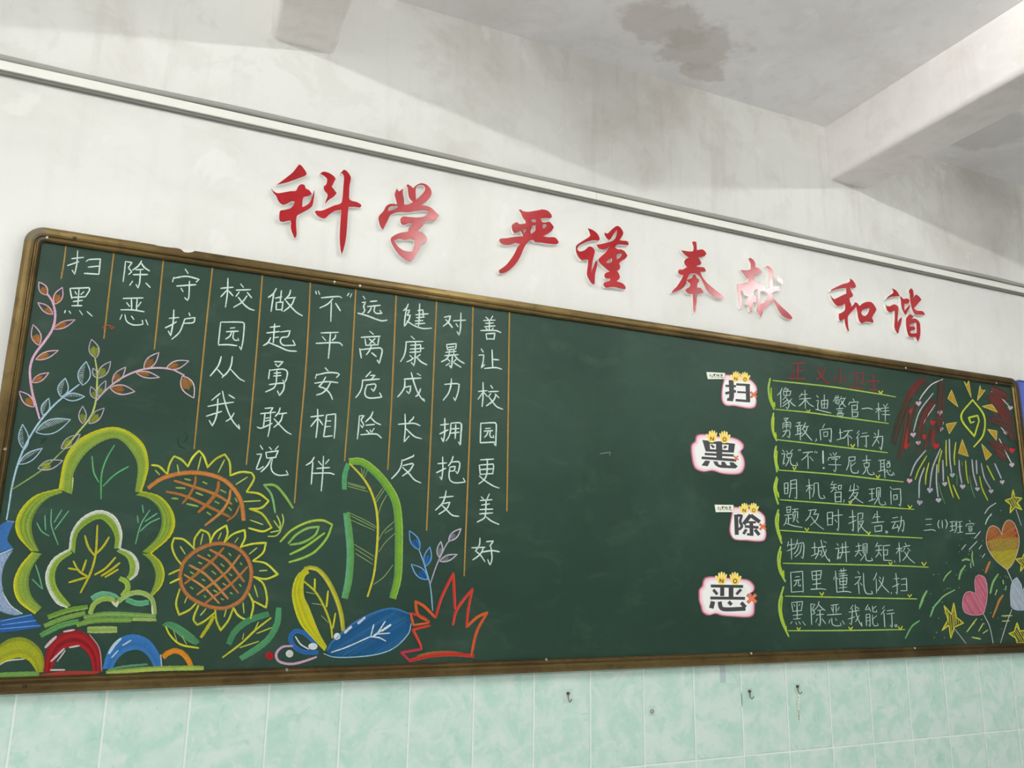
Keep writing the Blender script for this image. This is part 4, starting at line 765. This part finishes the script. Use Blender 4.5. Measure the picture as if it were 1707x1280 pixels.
def star(tr, t, label, string=None, ang=60):
    def f(s):
        q = tr.p(t); d0 = layer(); hatch(s, q, ang, 3.2, 1.6, (196, 186, 60), d0); [stroke(s, [u, v], 2.1, (214, 208, 66), d0+.0001) for u, v in zip(q, q[1:]+q[:1])]
    o = part('chalk_star', f, label)
    if string: part('star_string', lambda s: stroke(s, tr.p(string), 1.3, (196, 200, 190)), None, o)
star(E6, '1605 203 1622 272 1688 280 1645 320 1687 387 1625 360 1578 417 1586 340 1532 300 1594 280', 'yellow chalk star, topmost', '1632 382 1682 532')
star(E6, '1715 780 1730 840 1765 850 1740 890 1750 960 1710 910 1675 957 1682 895 1632 845 1692 835', 'yellow chalk star cut by the right edge of the photo')
star(E7, '868 23 887 132 942 175 872 207 845 292 832 192 778 232 824 152 794 43 850 110', 'yellow chalk star, lower left', '872 216 962 332', 85)
star(E7, '1350 173 1371 236 1420 230 1400 285 1408 325 1350 328 1340 290 1288 255 1330 240', 'yellow chalk star at the bottom frame')
for nm, tr, lst, w, c in (('white', E6, '1447 324 1380 370 1344 422/1407 424 1370 470 1349 522/1302 589 1248 652/1272 679 1198 757/1167 709 1128 757/1315 715 1290 750/1345 795 1320 830/1212 880 1215 925', 1.8, (206, 214, 208)), ('green', E6, '1230 774 1225 830 1241 907/1032 953 985 1000 959 1047/1067 1129 960 1190 878 1285/1457 1129 1440 1177/1541 1094 1535 1132/1512 1040 1516 1075', 2.3, (150, 196, 110)), ('green', E6, '1134 856 1170 846 1204 855/1162 903 1120 970 1104 1032/1467 983 1420 1060 1394 1162/807 1138 775 1195 740 1285', 3.3, (140, 190, 112)), ('orange', E6, '1392 868 1372 910 1350 972/1512 1179 1480 1225 1450 1300', 3.8, (186, 124, 58)),
                       ('green', E7, '606 158 550 200 499 292/636 -2 605 67/762 3 720 50 689 127', 2.8, (120, 182, 118)), ('yellow', E7, '1042 143 968 242/1092 178 1058 237/1127 229 1093 252/1008 284 1072 297/1233 121 1312 119/1238 161 1292 159', 2.4, (196, 208, 110)), ('orange', E7, '1217 -2 1165 132', 3.2, (186, 124, 58))):
    [part('chalk_dash', lambda s: stroke(s, q, w, jit(c, 12)), '%s chalk dash' % nm) for q in tr.ps(lst)]
def dots(s):
    for k in range(95):
        x = random.uniform(1545, 1705); y = random.uniform(845, 1070)
        if x-1545 < (960-y)*.9 or (1640 < x < 1702 and 862 < y < 955) or (1603 < x < 1648 and 956 < y < 1028): continue
        stroke(s, [(x, y), (x+random.uniform(.6, 1.6), y+random.uniform(-.5, .5))], random.uniform(.9, 1.5), random.choice(((206, 214, 208), (196, 208, 150), (170, 200, 140))))
tag(part('chalk_dots', dots, 'tiny chalk dots among the balloons'), kind='stuff')
# ------------------------------------------------------------------ red motto characters on the wall
foam = plain('white_foam_board', (244, 243, 238), .7)
def red_film():
    m, nt, b = newmat('glossy_red_film'); n = tex(nt, 14, 3); nt.links.new(mixc(nt, ramp(nt, n.outputs[0], .4, .65), (158, 12, 23), (168, 18, 29)), b.inputs['Base Color'])
    b.inputs['Roughness'].default_value = .18; b.inputs['Specular IOR Level'].default_value = .42
    return m
red_mat = red_film()
RD, RF = .0004, .0145
def motto(tr, polys, label):
    """polys: list of loops; first of each list is the outline, the rest are holes"""
    loops = [[smooth(tr.p(l), 1.6, True, 62) for l in poly] for poly in polys]
    allp = [p for l in loops for p in l[0]]; cx_ = sum(p[0] for p in allp)/len(allp); cy_ = max(p[1] for p in allp)
    x, y, z = W(cx_, cy_, RF); e = empty('wall_character', (x, 0, z), label, 'character', 'red foam characters of the motto above the chalkboard')
    body = MB(); face = MB()
    for poly in loops:
        fl = [W(p[0], p[1], RF) for l in poly for p in l]; n = len(fl); tr_ = [tuple(t) for t in tess(poly)]
        fr = [(a, -RF, c) for a, _, c in fl]; bk = [(a, -RD, c) for a, _, c in fl]
        fs = [t for t in tr_]+[tuple(i+n for i in t)[::-1] for t in tr_]; o = 0
        for l in poly:
            k = len(l)
            for i in range(k): a, b_ = o+i, o+(i+1) % k; fs.append((a, b_, b_+n, a+n))
            o += k
        body.add(fr+bk, fs, foam)
        f1 = [(a, -RF-.0012, c) for a, _, c in fl]; f0 = [(a, -RF-.00005, c) for a, _, c in fl]; fs = list(tr_); o = 0
        for l in poly:
            k = len(l)
            for i in range(k): a, b_ = o+i, o+(i+1) % k; fs.append((a, b_, b_+n, a+n))
            o += k
        face.add(f1+f0, fs, red_mat)
    tag(body.build('foam_body', e), 'white foam body'); tag(face.build('front_film', e), 'glossy red front')
motto(T(440, 265, 7.5294), [
 ['440 70 470 85 535 180 525 205 440 240 300 290 160 325 260 250 360 170 420 95'],
 ['92 368 120 405 170 430 250 420 340 405 400 400 430 345 470 318 510 330 525 370 570 395 600 440 560 465 500 480 485 520 480 605 520 590 570 550 600 490 628 395 634 400 625 500 605 590 560 630 490 670 420 710 405 760 405 860 410 940 400 985 380 985 345 900 335 850 340 800 330 770 280 780 230 790 195 770 195 680 205 650 260 640 330 620 370 580 385 535 350 530 290 560 235 575 190 540 150 460 115 420'],
 ['705 185 740 162 800 170 870 210 898 250 880 290 850 350 880 385 912 430 880 470 820 510 765 568 775 530 798 445 760 400 748 345 780 320 790 250 750 210'],
 ['960 180 1000 135 1030 145 1070 190 1090 240 1075 330 1070 430 1070 500 1100 525 1160 540 1215 570 1222 595 1200 608 1130 600 1060 600 1050 720 1040 880 1025 1020 995 1150 975 1195 960 1130 950 990 955 850 965 700 968 640 900 650 830 690 765 745 735 745 670 710 638 660 655 650 720 650 800 620 880 585 965 555 985 480 995 360 1003 220 985 180']],
 'red brush style character 科 with the long vertical stroke, leftmost on the white wall')
motto(T(615, 290, 8), [['370 195 400 235 455 195 450 250 465 330 470 410 530 405 590 375 540 320 522 250 515 180 500 150 520 138 560 165 590 190 640 145 700 125 760 140 815 190 835 250 815 310 760 370 700 415 780 430 840 460 890 510 935 555 900 600 880 625 760 635 720 690 650 760 720 785 765 840 775 890 750 920 690 940 680 990 650 1050 610 1110 560 1165 530 1165 450 1120 380 1050 310 940 290 865 320 830 400 790 480 775 525 770 530 720 560 690 600 660 540 655 470 680 430 660 420 600 450 570 550 575 650 580 750 560 810 495 720 485 620 495 520 510 400 510 320 530 280 560 240 640 190 740 160 715 135 640 130 570 190 500 230 430 280 400 375 405 355 330 345 270',
 '625 190 625 345 680 300 740 230 750 190 735 155 690 145 650 155', '255 495 330 475 385 445 375 425 300 430 265 450', '335 890 380 960 450 1015 530 1035 580 1030 600 970 610 880 560 870 480 880 400 865']],
 'red brush style character 学 with a looped top, second from the left on the wall')
motto(T(815, 340, 9.846), [['490 95 515 90 560 120 640 130 740 115 830 100 870 90 960 110 1020 170 1035 215 1015 230 930 230 845 240 870 300 930 305 985 290 1030 330 1065 380 1030 440 960 490 890 530 960 545 1080 550 1130 600 1145 640 1110 660 960 650 860 635 760 625 720 590 660 610 610 660 570 730 520 850 450 970 350 1070 250 1130 180 1140 160 1090 270 1010 370 890 430 790 475 700 510 660 440 640 350 670 250 670 190 640 165 590 180 570 290 560 420 540 560 530 545 480 520 440 480 460 420 480 390 440 375 350 410 320 460 300 500 330 600 320 600 280 560 230 525 150',
 '690 270 720 250 765 260 765 300 700 300', '700 400 715 360 765 350 755 440 690 495 680 450', '880 350 905 330 950 345 920 390 885 405', '550 432 604 402 599 456 566 478']],
 'red brush style character 严 with a long left tail, third from the left on the wall')
motto(T(945, 370, 10.667), [['370 112 430 130 510 180 560 240 582 310 565 330 480 325 380 345 280 385 200 430 185 480 210 520 270 520 330 490 370 450 410 435 460 460 495 520 480 600 455 700 440 800 430 900 470 800 510 700 540 690 530 800 500 930 490 1100 475 1115 430 1080 380 1000 355 930 370 780 380 670 330 670 270 680 210 630 170 550 160 490 170 420 260 350 380 275 412 240 400 180'],
 ['670 190 720 205 780 150 850 90 895 70 940 90 985 150 1000 205 970 270 935 325 1000 335 1065 340 1095 375 1090 415 1000 405 890 405 850 455 900 485 970 490 1030 530 1075 600 1040 650 960 700 925 740 945 790 935 840 890 870 920 920 940 970 930 1010 880 1055 960 1080 1010 1110 1045 1170 1030 1200 960 1185 830 1155 690 1165 650 1120 660 1080 720 1060 765 1045 770 1005 690 1000 665 960 680 915 760 880 720 850 640 780 580 720 560 670 610 610 680 550 730 480 750 430 690 480 630 490 570 470 525 405 600 395 700 370 800 340 850 300 880 230 890 140 860 170 820 230 770 310 740 320 700 280 668 220',
  '880 600 900 570 980 560 950 620 890 670', '690 725 740 670 800 640 800 700 750 730']],
 'red brush style character 谨 in two halves, fourth from the left on the wall')
motto(T(1105, 395, 9.483), [['460 80 490 70 525 80 530 130 535 210 580 200 630 200 670 235 685 265 660 300 600 320 555 325 580 360 605 410 600 435 540 450 525 470 580 475 650 485 680 540 660 550 590 550 610 610 680 710 780 800 880 880 950 940 955 980 930 985 850 960 760 910 690 830 640 730 590 640 540 590 480 575 420 590 395 640 375 680 365 740 320 800 240 850 135 880 160 840 220 780 280 690 325 600 300 600 250 580 240 540 260 515 310 515 380 475 345 430 340 380 365 345 410 330 370 300 330 265 290 210 350 220 420 230 475 225 485 170'],
 ['490 590 515 605 530 645 565 670 570 700 545 740 540 800 590 805 625 840 645 880 620 890 545 885 535 960 525 1080 510 1180 490 1210 480 1120 475 1000 470 900 420 900 380 880 355 840 375 815 420 790 435 740 400 710 375 680 420 665 455 650 475 605']],
 'red brush style character 奉 with two spreading legs, fifth from the left on the wall')
motto(T(1215, 420, 10.667), [['345 120 380 103 430 140 465 200 470 270 520 290 570 330 590 365 570 385 500 390 455 420 440 522 520 535 580 570 620 640 660 655 710 620 715 500 715 350 690 290 650 265 690 245 740 280 780 330 785 430 775 560 780 620 860 610 905 640 895 690 790 715 770 760 820 850 920 960 1040 1070 1120 1160 1120 1195 1060 1190 960 1140 890 1050 830 930 775 850 740 900 680 970 610 1030 590 1100 570 1155 530 1100 490 1030 505 980 505 800 510 680 480 655 440 700 430 760 480 790 490 850 480 890 430 900 420 980 400 1070 380 1070 360 960 310 940 300 880 350 800 270 760 240 700 200 690 215 760 230 900 220 1020 200 1010 175 900 165 760 145 640 145 570 230 560 340 540 355 475 310 450 260 390 210 320 270 325 350 320 388 300 385 200 365 160',
  '555 700 640 700 690 760 680 830 620 900 555 930'], ['830 445 880 445 930 480 965 540 940 570 890 540 850 500']],
 'red brush style character 献 with a pale shiny middle, third from the right on the wall')
motto(T(1365, 455, 11.636), [['600 110 640 130 690 190 718 260 705 285 600 290 620 350 660 430 640 465 590 490 595 540 625 620 620 660 660 630 700 570 730 575 790 640 850 590 930 560 1010 565 1060 610 1112 710 1095 750 1030 870 1055 930 1045 970 960 945 880 950 835 985 790 940 760 860 745 760 720 650 660 720 600 790 560 850 560 960 570 1060 580 1120 565 1135 530 1060 505 960 500 890 450 910 410 930 390 890 385 790 440 770 500 720 510 640 500 595 440 630 360 640 310 600 260 530 225 450 210 415 250 470 300 510 380 470 460 430 530 400 530 290 440 300 330 320 230 355 240 325 340 270 460 215 560 190 605 160',
  '820 760 850 715 920 690 980 680 970 740 930 810 880 835 835 810']], 'red brush style character 和 with a ring at its lower right, second from the right')
motto(T(1460, 470, 11.636), [['310 125 370 150 420 200 450 255 455 275 400 280 300 290 240 310 190 340 240 280 310 230 340 205 330 160'],
 ['185 430 220 470 280 465 340 435 400 450 435 500 430 600 420 720 425 800 450 730 500 680 500 730 480 830 450 910 435 995 415 990 375 930 358 860 365 700 365 560 320 570 270 590 225 560 200 500'],
 ['470 275 510 310 530 330 600 320 645 345 645 390 600 425 555 420 550 500 555 560 600 500 655 440 660 470 620 560 575 640 550 610 510 530 490 450 485 360'],
 ['640 170 680 122 710 150 728 220 728 310 770 245 810 260 860 310 880 345 830 400 780 460 735 510 790 555 860 560 910 570 950 630 940 640 850 635 770 630 720 570 695 500 680 440 665 350 655 230'],
 ['590 700 620 660 650 625 690 640 730 680 690 715 760 710 810 740 850 800 860 900 860 1010 840 1100 810 1155 790 1110 770 1065 700 1070 650 1060 615 990 595 900 585 800', '650 850 660 830 720 800 780 790 790 900 790 990 720 1000 665 990 665 960 690 940 745 930 765 900 740 860 690 860']],
 'red brush style character 谐 in five pieces, rightmost on the white wall')

# ------------------------------------------------------------------ printed paper cut-outs on the slate
PT = .0160
def paper(name, rgb): return plain(name, rgb, .55, 0, .3)
P_EDGE = paper('print_dark_pink', (186, 104, 122)); P_PINK = paper('print_pink', (240, 196, 208)); P_PALE = paper('print_pale_pink', (244, 220, 226)); P_WHITE = paper('print_white', (242, 242, 238))
P_INK = paper('print_charcoal', (64, 64, 66)); P_YEL = paper('print_yellow', (246, 216, 104)); P_YEL2 = paper('print_light_yellow', (250, 232, 158)); P_BRN = paper('print_brown', (104, 84, 20)); P_ORG = paper('print_orange', (232, 122, 76)); P_CREAM = paper('print_cream', (238, 240, 222)); P_DKX = paper('print_orange_edge', (176, 96, 74))
def scaled(pts, k, cxy=None, ky=None):
    cx_ = sum(p[0] for p in pts)/len(pts) if cxy is None else cxy[0]; cy_ = sum(p[1] for p in pts)/len(pts) if cxy is None else cxy[1]
    return [(cx_+(x-cx_)*k, cy_+(y-cy_)*(ky or k)) for x, y in pts]
def flatstroke(s, pts, w, mat, d):
    P = [Vector(p) for p in smooth(pts, 2)]; n = len(P); vs = []
    for i in range(n):
        t = (P[min(i+1, n-1)]-P[max(i-1, 0)]).normalized(); N = Vector((-t.y, t.x))*w/2
        for q in (P[i]+N, P[i]-N): vs.append(W(q.x, q.y, d))
    s.add(vs, [(2*i, 2*i+1, 2*i+3, 2*i+2) for i in range(n-1)], mat)
def sheet(s, pts, mat, d0, d1, sm=True):
    l = smooth(pts, 2, True) if sm else pts; n = len(l); f = [W(p[0], p[1], d1) for p in l]; b_ = [(a, -d0, c) for a, _, c in f]
    s.add(f+b_, [tuple(t) for t in tess([l])]+[(i, (i+1) % n, (i+1) % n+n, i+n) for i in range(n)], mat)
HAND = [(-.30, .98), (-.62, .70), (-.74, .30), (-1.00, -.20), (-.98, -.42), (-.82, -.46), (-.60, -.12), (-.56, -.30), (-.50, -.82), (-.36, -.96), (-.24, -.84), (-.20, -.40), (-.16, -.40), (-.10, -.98), (.04, -1.10), (.16, -.98), (.18, -.42), (.22, -.42), (.32, -.92), (.46, -1.00), (.54, -.86), (.50, -.36), (.54, -.34), (.70, -.68), (.84, -.70), (.88, -.54), (.76, -.06), (.72, .36), (.58, .72), (.30, .98)]
def palm(e, tr, x, y, r, letter, flip):
    """an open printed hand: thumb, four fingers and its letter"""
    s = MB(); cx_, cy_ = tr.p('%g %g' % (x, y))[0]; R = r/tr.sc*1.12; d = PT+.0004; sx = -1 if flip else 1
    q = [(cx_+sx*a*R, cy_+b*R) for a, b in HAND]
    sheet(s, scaled(q, 1.1, (cx_, cy_)), P_YEL2, PT, d); sheet(s, q, P_YEL, PT, d+.0001)
    for a in (-.36, .03, .42): flatstroke(s, [(cx_+sx*a*R, cy_-R*.82), (cx_+sx*a*R*.9, cy_-R*.3)], R*.13, P_YEL2, d+.00016)
    o = tag(s.build('printed_palm', e), 'yellow printed palm marked %s' % letter); s = MB(); h = R*.34; yy = cy_+R*.42
    if letter == 'N':
        for q in ([(cx_-h*.8, yy+h), (cx_-h*.8, yy-h)], [(cx_-h*.8, yy-h), (cx_+h*.8, yy+h)], [(cx_+h*.8, yy+h), (cx_+h*.8, yy-h)]): flatstroke(s, q, R*.16, P_BRN, d+.0004)
    else: flatstroke(s, [(cx_+h*.85*math.cos(k*.5236), yy+h*math.sin(k*.5236)) for k in range(13)], R*.17, P_BRN, d+.0004)
    s.build('letter', o)
def cutout(tr, outline, white, ink, holes, pn, po, cross, banner, label, cen):
    l = tr.p(outline); x, y, z = W(*tr.p(cen)[0], PT); e = empty('paper_cutout', (x, 0, z), label, 'paper sign', 'printed character cut-outs on the chalkboard')
    s = MB(); sheet(s, l, P_EDGE, .01405, PT-.0006); s.build('card', e)
    s = MB(); c0 = tr.p(cen)[0]; sheet(s, scaled(l, .955, c0, .945), P_PINK, PT-.0006, PT-.0004); sheet(s, scaled(l, .90, c0, .875), P_PALE, PT-.0006, PT-.0003); sheet(s, scaled(l, .845, c0, .80), P_WHITE, PT-.0006, PT-.0002) if not white else sheet(s, tr.p(white), P_WHITE, PT-.0006, PT-.0002); s.build('pink_border', e)
    s = MB()
    for t, w in ink:
        if w: flatstroke(s, tr.p(t), w/tr.sc, P_INK, PT+random.uniform(0, .00006))
        else: fill(s, tr.p(t), None, PT, sm=False, m=P_INK)
    for t in holes: fill(s, tr.p(t), None, PT+.00014, sm=False, m=P_WHITE)
    for t in (('512 488 540 480 585 515 570 540 545 535', '710 545 735 498 760 500 785 520 750 545') if holes else ()): fill(s, tr.p(t), None, PT+.0002, sm=False, m=P_INK)
    tag(s.build('printed_character', e), 'heavy charcoal printed character')
    palm(e, tr, *pn, 'N', False); palm(e, tr, *po, 'O', True)
    x, y, r = cross; s = MB()
    for m_, k, d in ((P_DKX, 1.0, .0003), (P_ORG, .84, .0005)):
        for a in (40, -45): 
            c_, n_ = math.cos(math.radians(a))*r*k, math.sin(math.radians(a))*r*k; flatstroke(s, tr.p('%g %g %g %g' % (x-c_, y-n_, x+c_, y+n_)), r*.55*k**2/tr.sc, m_, PT+d+(a > 0)*.00005)
    tag(s.build('printed_cross', e), 'orange cross')
    if banner:
        s = MB(); q = tr.p(banner); sheet(s, q, P_CREAM, .01405, PT+.0003, False); o = tag(s.build('printed_banner', e), 'cream banner with four small characters')
        u = Vector(q[1])-Vector(q[0]); vv = Vector(q[3])-Vector(q[0]); s = MB()
        for k in range(4):
            t2, txt = BIG[(0, 1, 2, 3)[k]]; ss = t2.ps(txt); X = [p[0] for a in ss for p in a]; Y = [p[1] for a in ss for p in a]
            for a in ss: flatstroke(s, [tuple(Vector(q[0])+u*(.11+.2*k+.17*(p[0]-min(X))/(max(X)-min(X)))+vv*(.22+.52*(p[1]-min(Y))/(max(Y)-min(Y)))) for p in a], .75, P_BRN if False else P_INK, PT+.0005)
        s.build('banner_text', o)
cutout(T(1130, 600, 9.4833), '745 225 1000 250 1150 310 1230 390 1255 470 1232 560 1247 660 1222 745 1150 770 1000 750 890 728 760 722 702 660 688 560 700 420 720 330', '760 330 1000 330 1150 370 1215 470 1215 680 1150 730 900 700 770 690 720 620 722 430',
 [('752 408 918 414', 36), ('842 318 850 560 832 645', 78), ('750 528 918 492', 42), ('778 622 862 632', 44), ('922 385 1140 398', 36), ('1102 385 1112 665', 66), ('938 506 1080 514', 30), ('912 634 1135 652', 38)], (), (915, 265, 66), (1062, 275, 66), (1198, 548, 66), '455 190 745 205 740 300 475 300', 'pink bordered paper sign reading 扫 with a cream banner, topmost of four on the chalkboard', '972 500')
cutout(T(1130, 690, 9.4833), '330 320 470 320 640 350 830 360 960 400 1042 480 1038 545 1000 590 1050 700 1062 820 1012 930 900 960 700 945 550 900 400 915 280 870 235 780 215 660 205 560 215 480 272 425 285 355', None,
 [('385 410 905 470 885 612 440 592', 0), ('425 632 882 656', 38), ('375 692 925 732', 42), ('655 430 655 722', 92), ('435 733 512 743 472 827 373 812', 0), ('555 745 625 750 650 800 690 805 685 755 740 755 775 810 830 815 815 760 880 765 948 830 910 860 690 852 640 842 590 810', 0)], ('505 470 602 475 602 560 510 555', '700 480 802 485 795 572 705 565'), (540, 355, 76), (738, 366, 76), (922, 696, 46), None, 'pink bordered paper sign reading 黑, second from the top of four', '640 650')
cutout(T(1130, 810, 9.4833), '885 325 1100 345 1280 390 1372 470 1387 560 1380 640 1402 760 1372 860 1280 882 1100 868 900 852 840 790 815 700 830 560 850 450 860 380', '885 430 1100 420 1280 440 1350 520 1360 780 1310 840 1080 838 900 830 850 760 850 560',
 [('920 450 932 772', 64), ('940 464 1010 468 985 560 1012 640 960 690', 44), ('1152 455 1038 605', 60), ('1150 462 1296 570', 60), ('1080 570 1235 575', 32), ('1058 638 1275 656', 42), ('1160 565 1166 772', 60), ('1092 762 1195 772', 38), ('1085 685 1035 760', 46), ('1218 688 1288 775', 52)], (), (1050, 355, 66), (1200, 352, 66), (1342, 642, 66), '585 295 880 300 880 412 602 412', 'pink bordered paper sign reading 除 with a cream banner, third from the top', '1108 610')
cutout(T(1130, 930, 9.4833), '430 310 560 290 800 310 1010 325 1130 350 1212 440 1205 515 1150 555 1205 640 1217 800 1200 900 1120 940 900 932 700 915 595 885 480 910 390 860 360 760 332 680 328 580 333 500 385 435 395 370', None,
 [('520 442 1032 450', 46), ('702 450 700 602', 66), ('842 450 840 625', 76), ('560 500 625 575', 46), ('1000 495 925 575', 44), ('512 632 1062 638', 46), ('556 685 528 795', 72), ('660 690 685 790 760 812 1070 800', 66), ('1000 705 1070 780', 60), ('800 690 850 740', 56)], (), (690, 322, 80), (905, 326, 80), (1170, 640, 96), None, 'pink bordered paper sign reading 恶, lowest of four near the bottom frame', '770 620')

# ------------------------------------------------------------------ hooks and marks on the tiles, blue board at the right
clear, nt, b = newmat('clear_plastic'); b.inputs['Base Color'].default_value = (.86, .93, .88, 1); b.inputs['Roughness'].default_value = .15; b.inputs['Alpha'].default_value = .16
steel = plain('hook_steel', (92, 96, 92), .35, .8); tape = plain('grey_tape', (174, 190, 190), .6); beadm = plain('white_beads', (226, 232, 214), .5)
def hook(px, py, w, h, label):
    x, y, z = W(px, py, .008); e = empty('adhesive_hook', (x, -.006, z), label, 'hook', 'clear adhesive hooks on the tiles')
    s = MB(); s.box(x-w, x+w, -.0074, -.0061, z-h, z+h, clear); tag(s.build('adhesive_plate', e), 'clear plastic plate')
    s = MB(); s.box(x-.005, x+.005, -.0105, -.0074, z+.004, z+.012, steel); s.build('hook_base', e)
    s = MB(); s.tube([(x, -.010, z+.008), (x, -.011, z-.010), (x+.002, -.016, z-.017), (x+.0045, -.021, z-.012), (x+.006, -.022, z-.007)], .0016, steel, 8); s.build('hook_wire', e, True)
hook(947, 1160, .019, .021, 'clear adhesive hook on a green tile, leftmost under the chalkboard')
hook(1249.5, 1156, .014, .017, 'clear adhesive hook on a green tile, beside the grey tape strip')
hook(1329.5, 1148, .013, .016, 'clear adhesive hook on a green tile holding the bead string')
x, y, z = W(1329.8, 1153, .016); s = MB()
for k in range(9):
    c = Vector((x+.0035+.001*math.sin(k*2), -.0165+.0008*k, z-.012-.0078*k)); n = 8; vs = []; r = .0037 if k % 3 else .0045
    for i in range(5):
        a = math.pi*i/4; vs += [(c.x+r*math.sin(a)*math.cos(j*math.pi/4), c.y+r*math.sin(a)*math.sin(j*math.pi/4), c.z+r*math.cos(a)) for j in range(n)]
    s.add(vs, [(i*n+j, i*n+(j+1) % n, (i+1)*n+(j+1) % n, (i+1)*n+j) for i in range(4) for j in range(n)], beadm)
s.tube([(x+.003, -.016, z-.010), (x+.003, -.0125, z-.080), (x+.0035, -.009, z-.098)], .0008, steel, 5)
tag(s.build('bead_string', smooth=True), 'short pale bead string hanging from the right hook on the tiles', 'bead string')
x, y, z = W(1087, 1185, .008); e = empty('adhesive_pad', (x, -.006, z), 'clear square adhesive pad with a round centre on a green tile, hook missing', 'adhesive pad')
s = MB(); s.box(x-.0125, x+.0125, -.0072, -.0061, z-.0155, z+.0155, clear); s.build('plate', e)
s = MB()
for r, d in ((.0075, .0080), (.0055, .0082)): s.tube([(x+r*math.cos(k*.449), -d, z-.001+r*math.sin(k*.449)) for k in range(15)], .0008, steel if r < .006 else tape, 6)
s.build('ring', e)
x, y, z = W(1205, 1112, .008); x2, y2, z2 = W(1206, 1138, .008)
s = MB(); s.box(x-.0115, x+.0115, -.0068, -.0061, z2, 1.2005, tape); tag(s.build('tape_strip'), 'pale grey strip of tape on the tile just under the frame', 'tape')
blue = plain('blue_panel_face', (84, 104, 190), .5); blue_e = plain('blue_panel_edge', (70, 88, 150), .5)
e = empty('blue_notice_board', (3.95, 0, 1.2), 'blue notice board whose left edge shows beyond the right end of the chalkboard', 'notice board')
s = MB(); s.box(3.592, 4.7, -.016, -.0068, 1.205, 2.392, blue); s.build('panel', e)
s = MB(); s.box(3.580, 3.592, -.020, -.0068, 1.2, 2.394, blue_e); s.box(3.592, 4.7, -.020, -.0068, 2.3925, 2.398, blue_e); s.build('edge_strip', e)
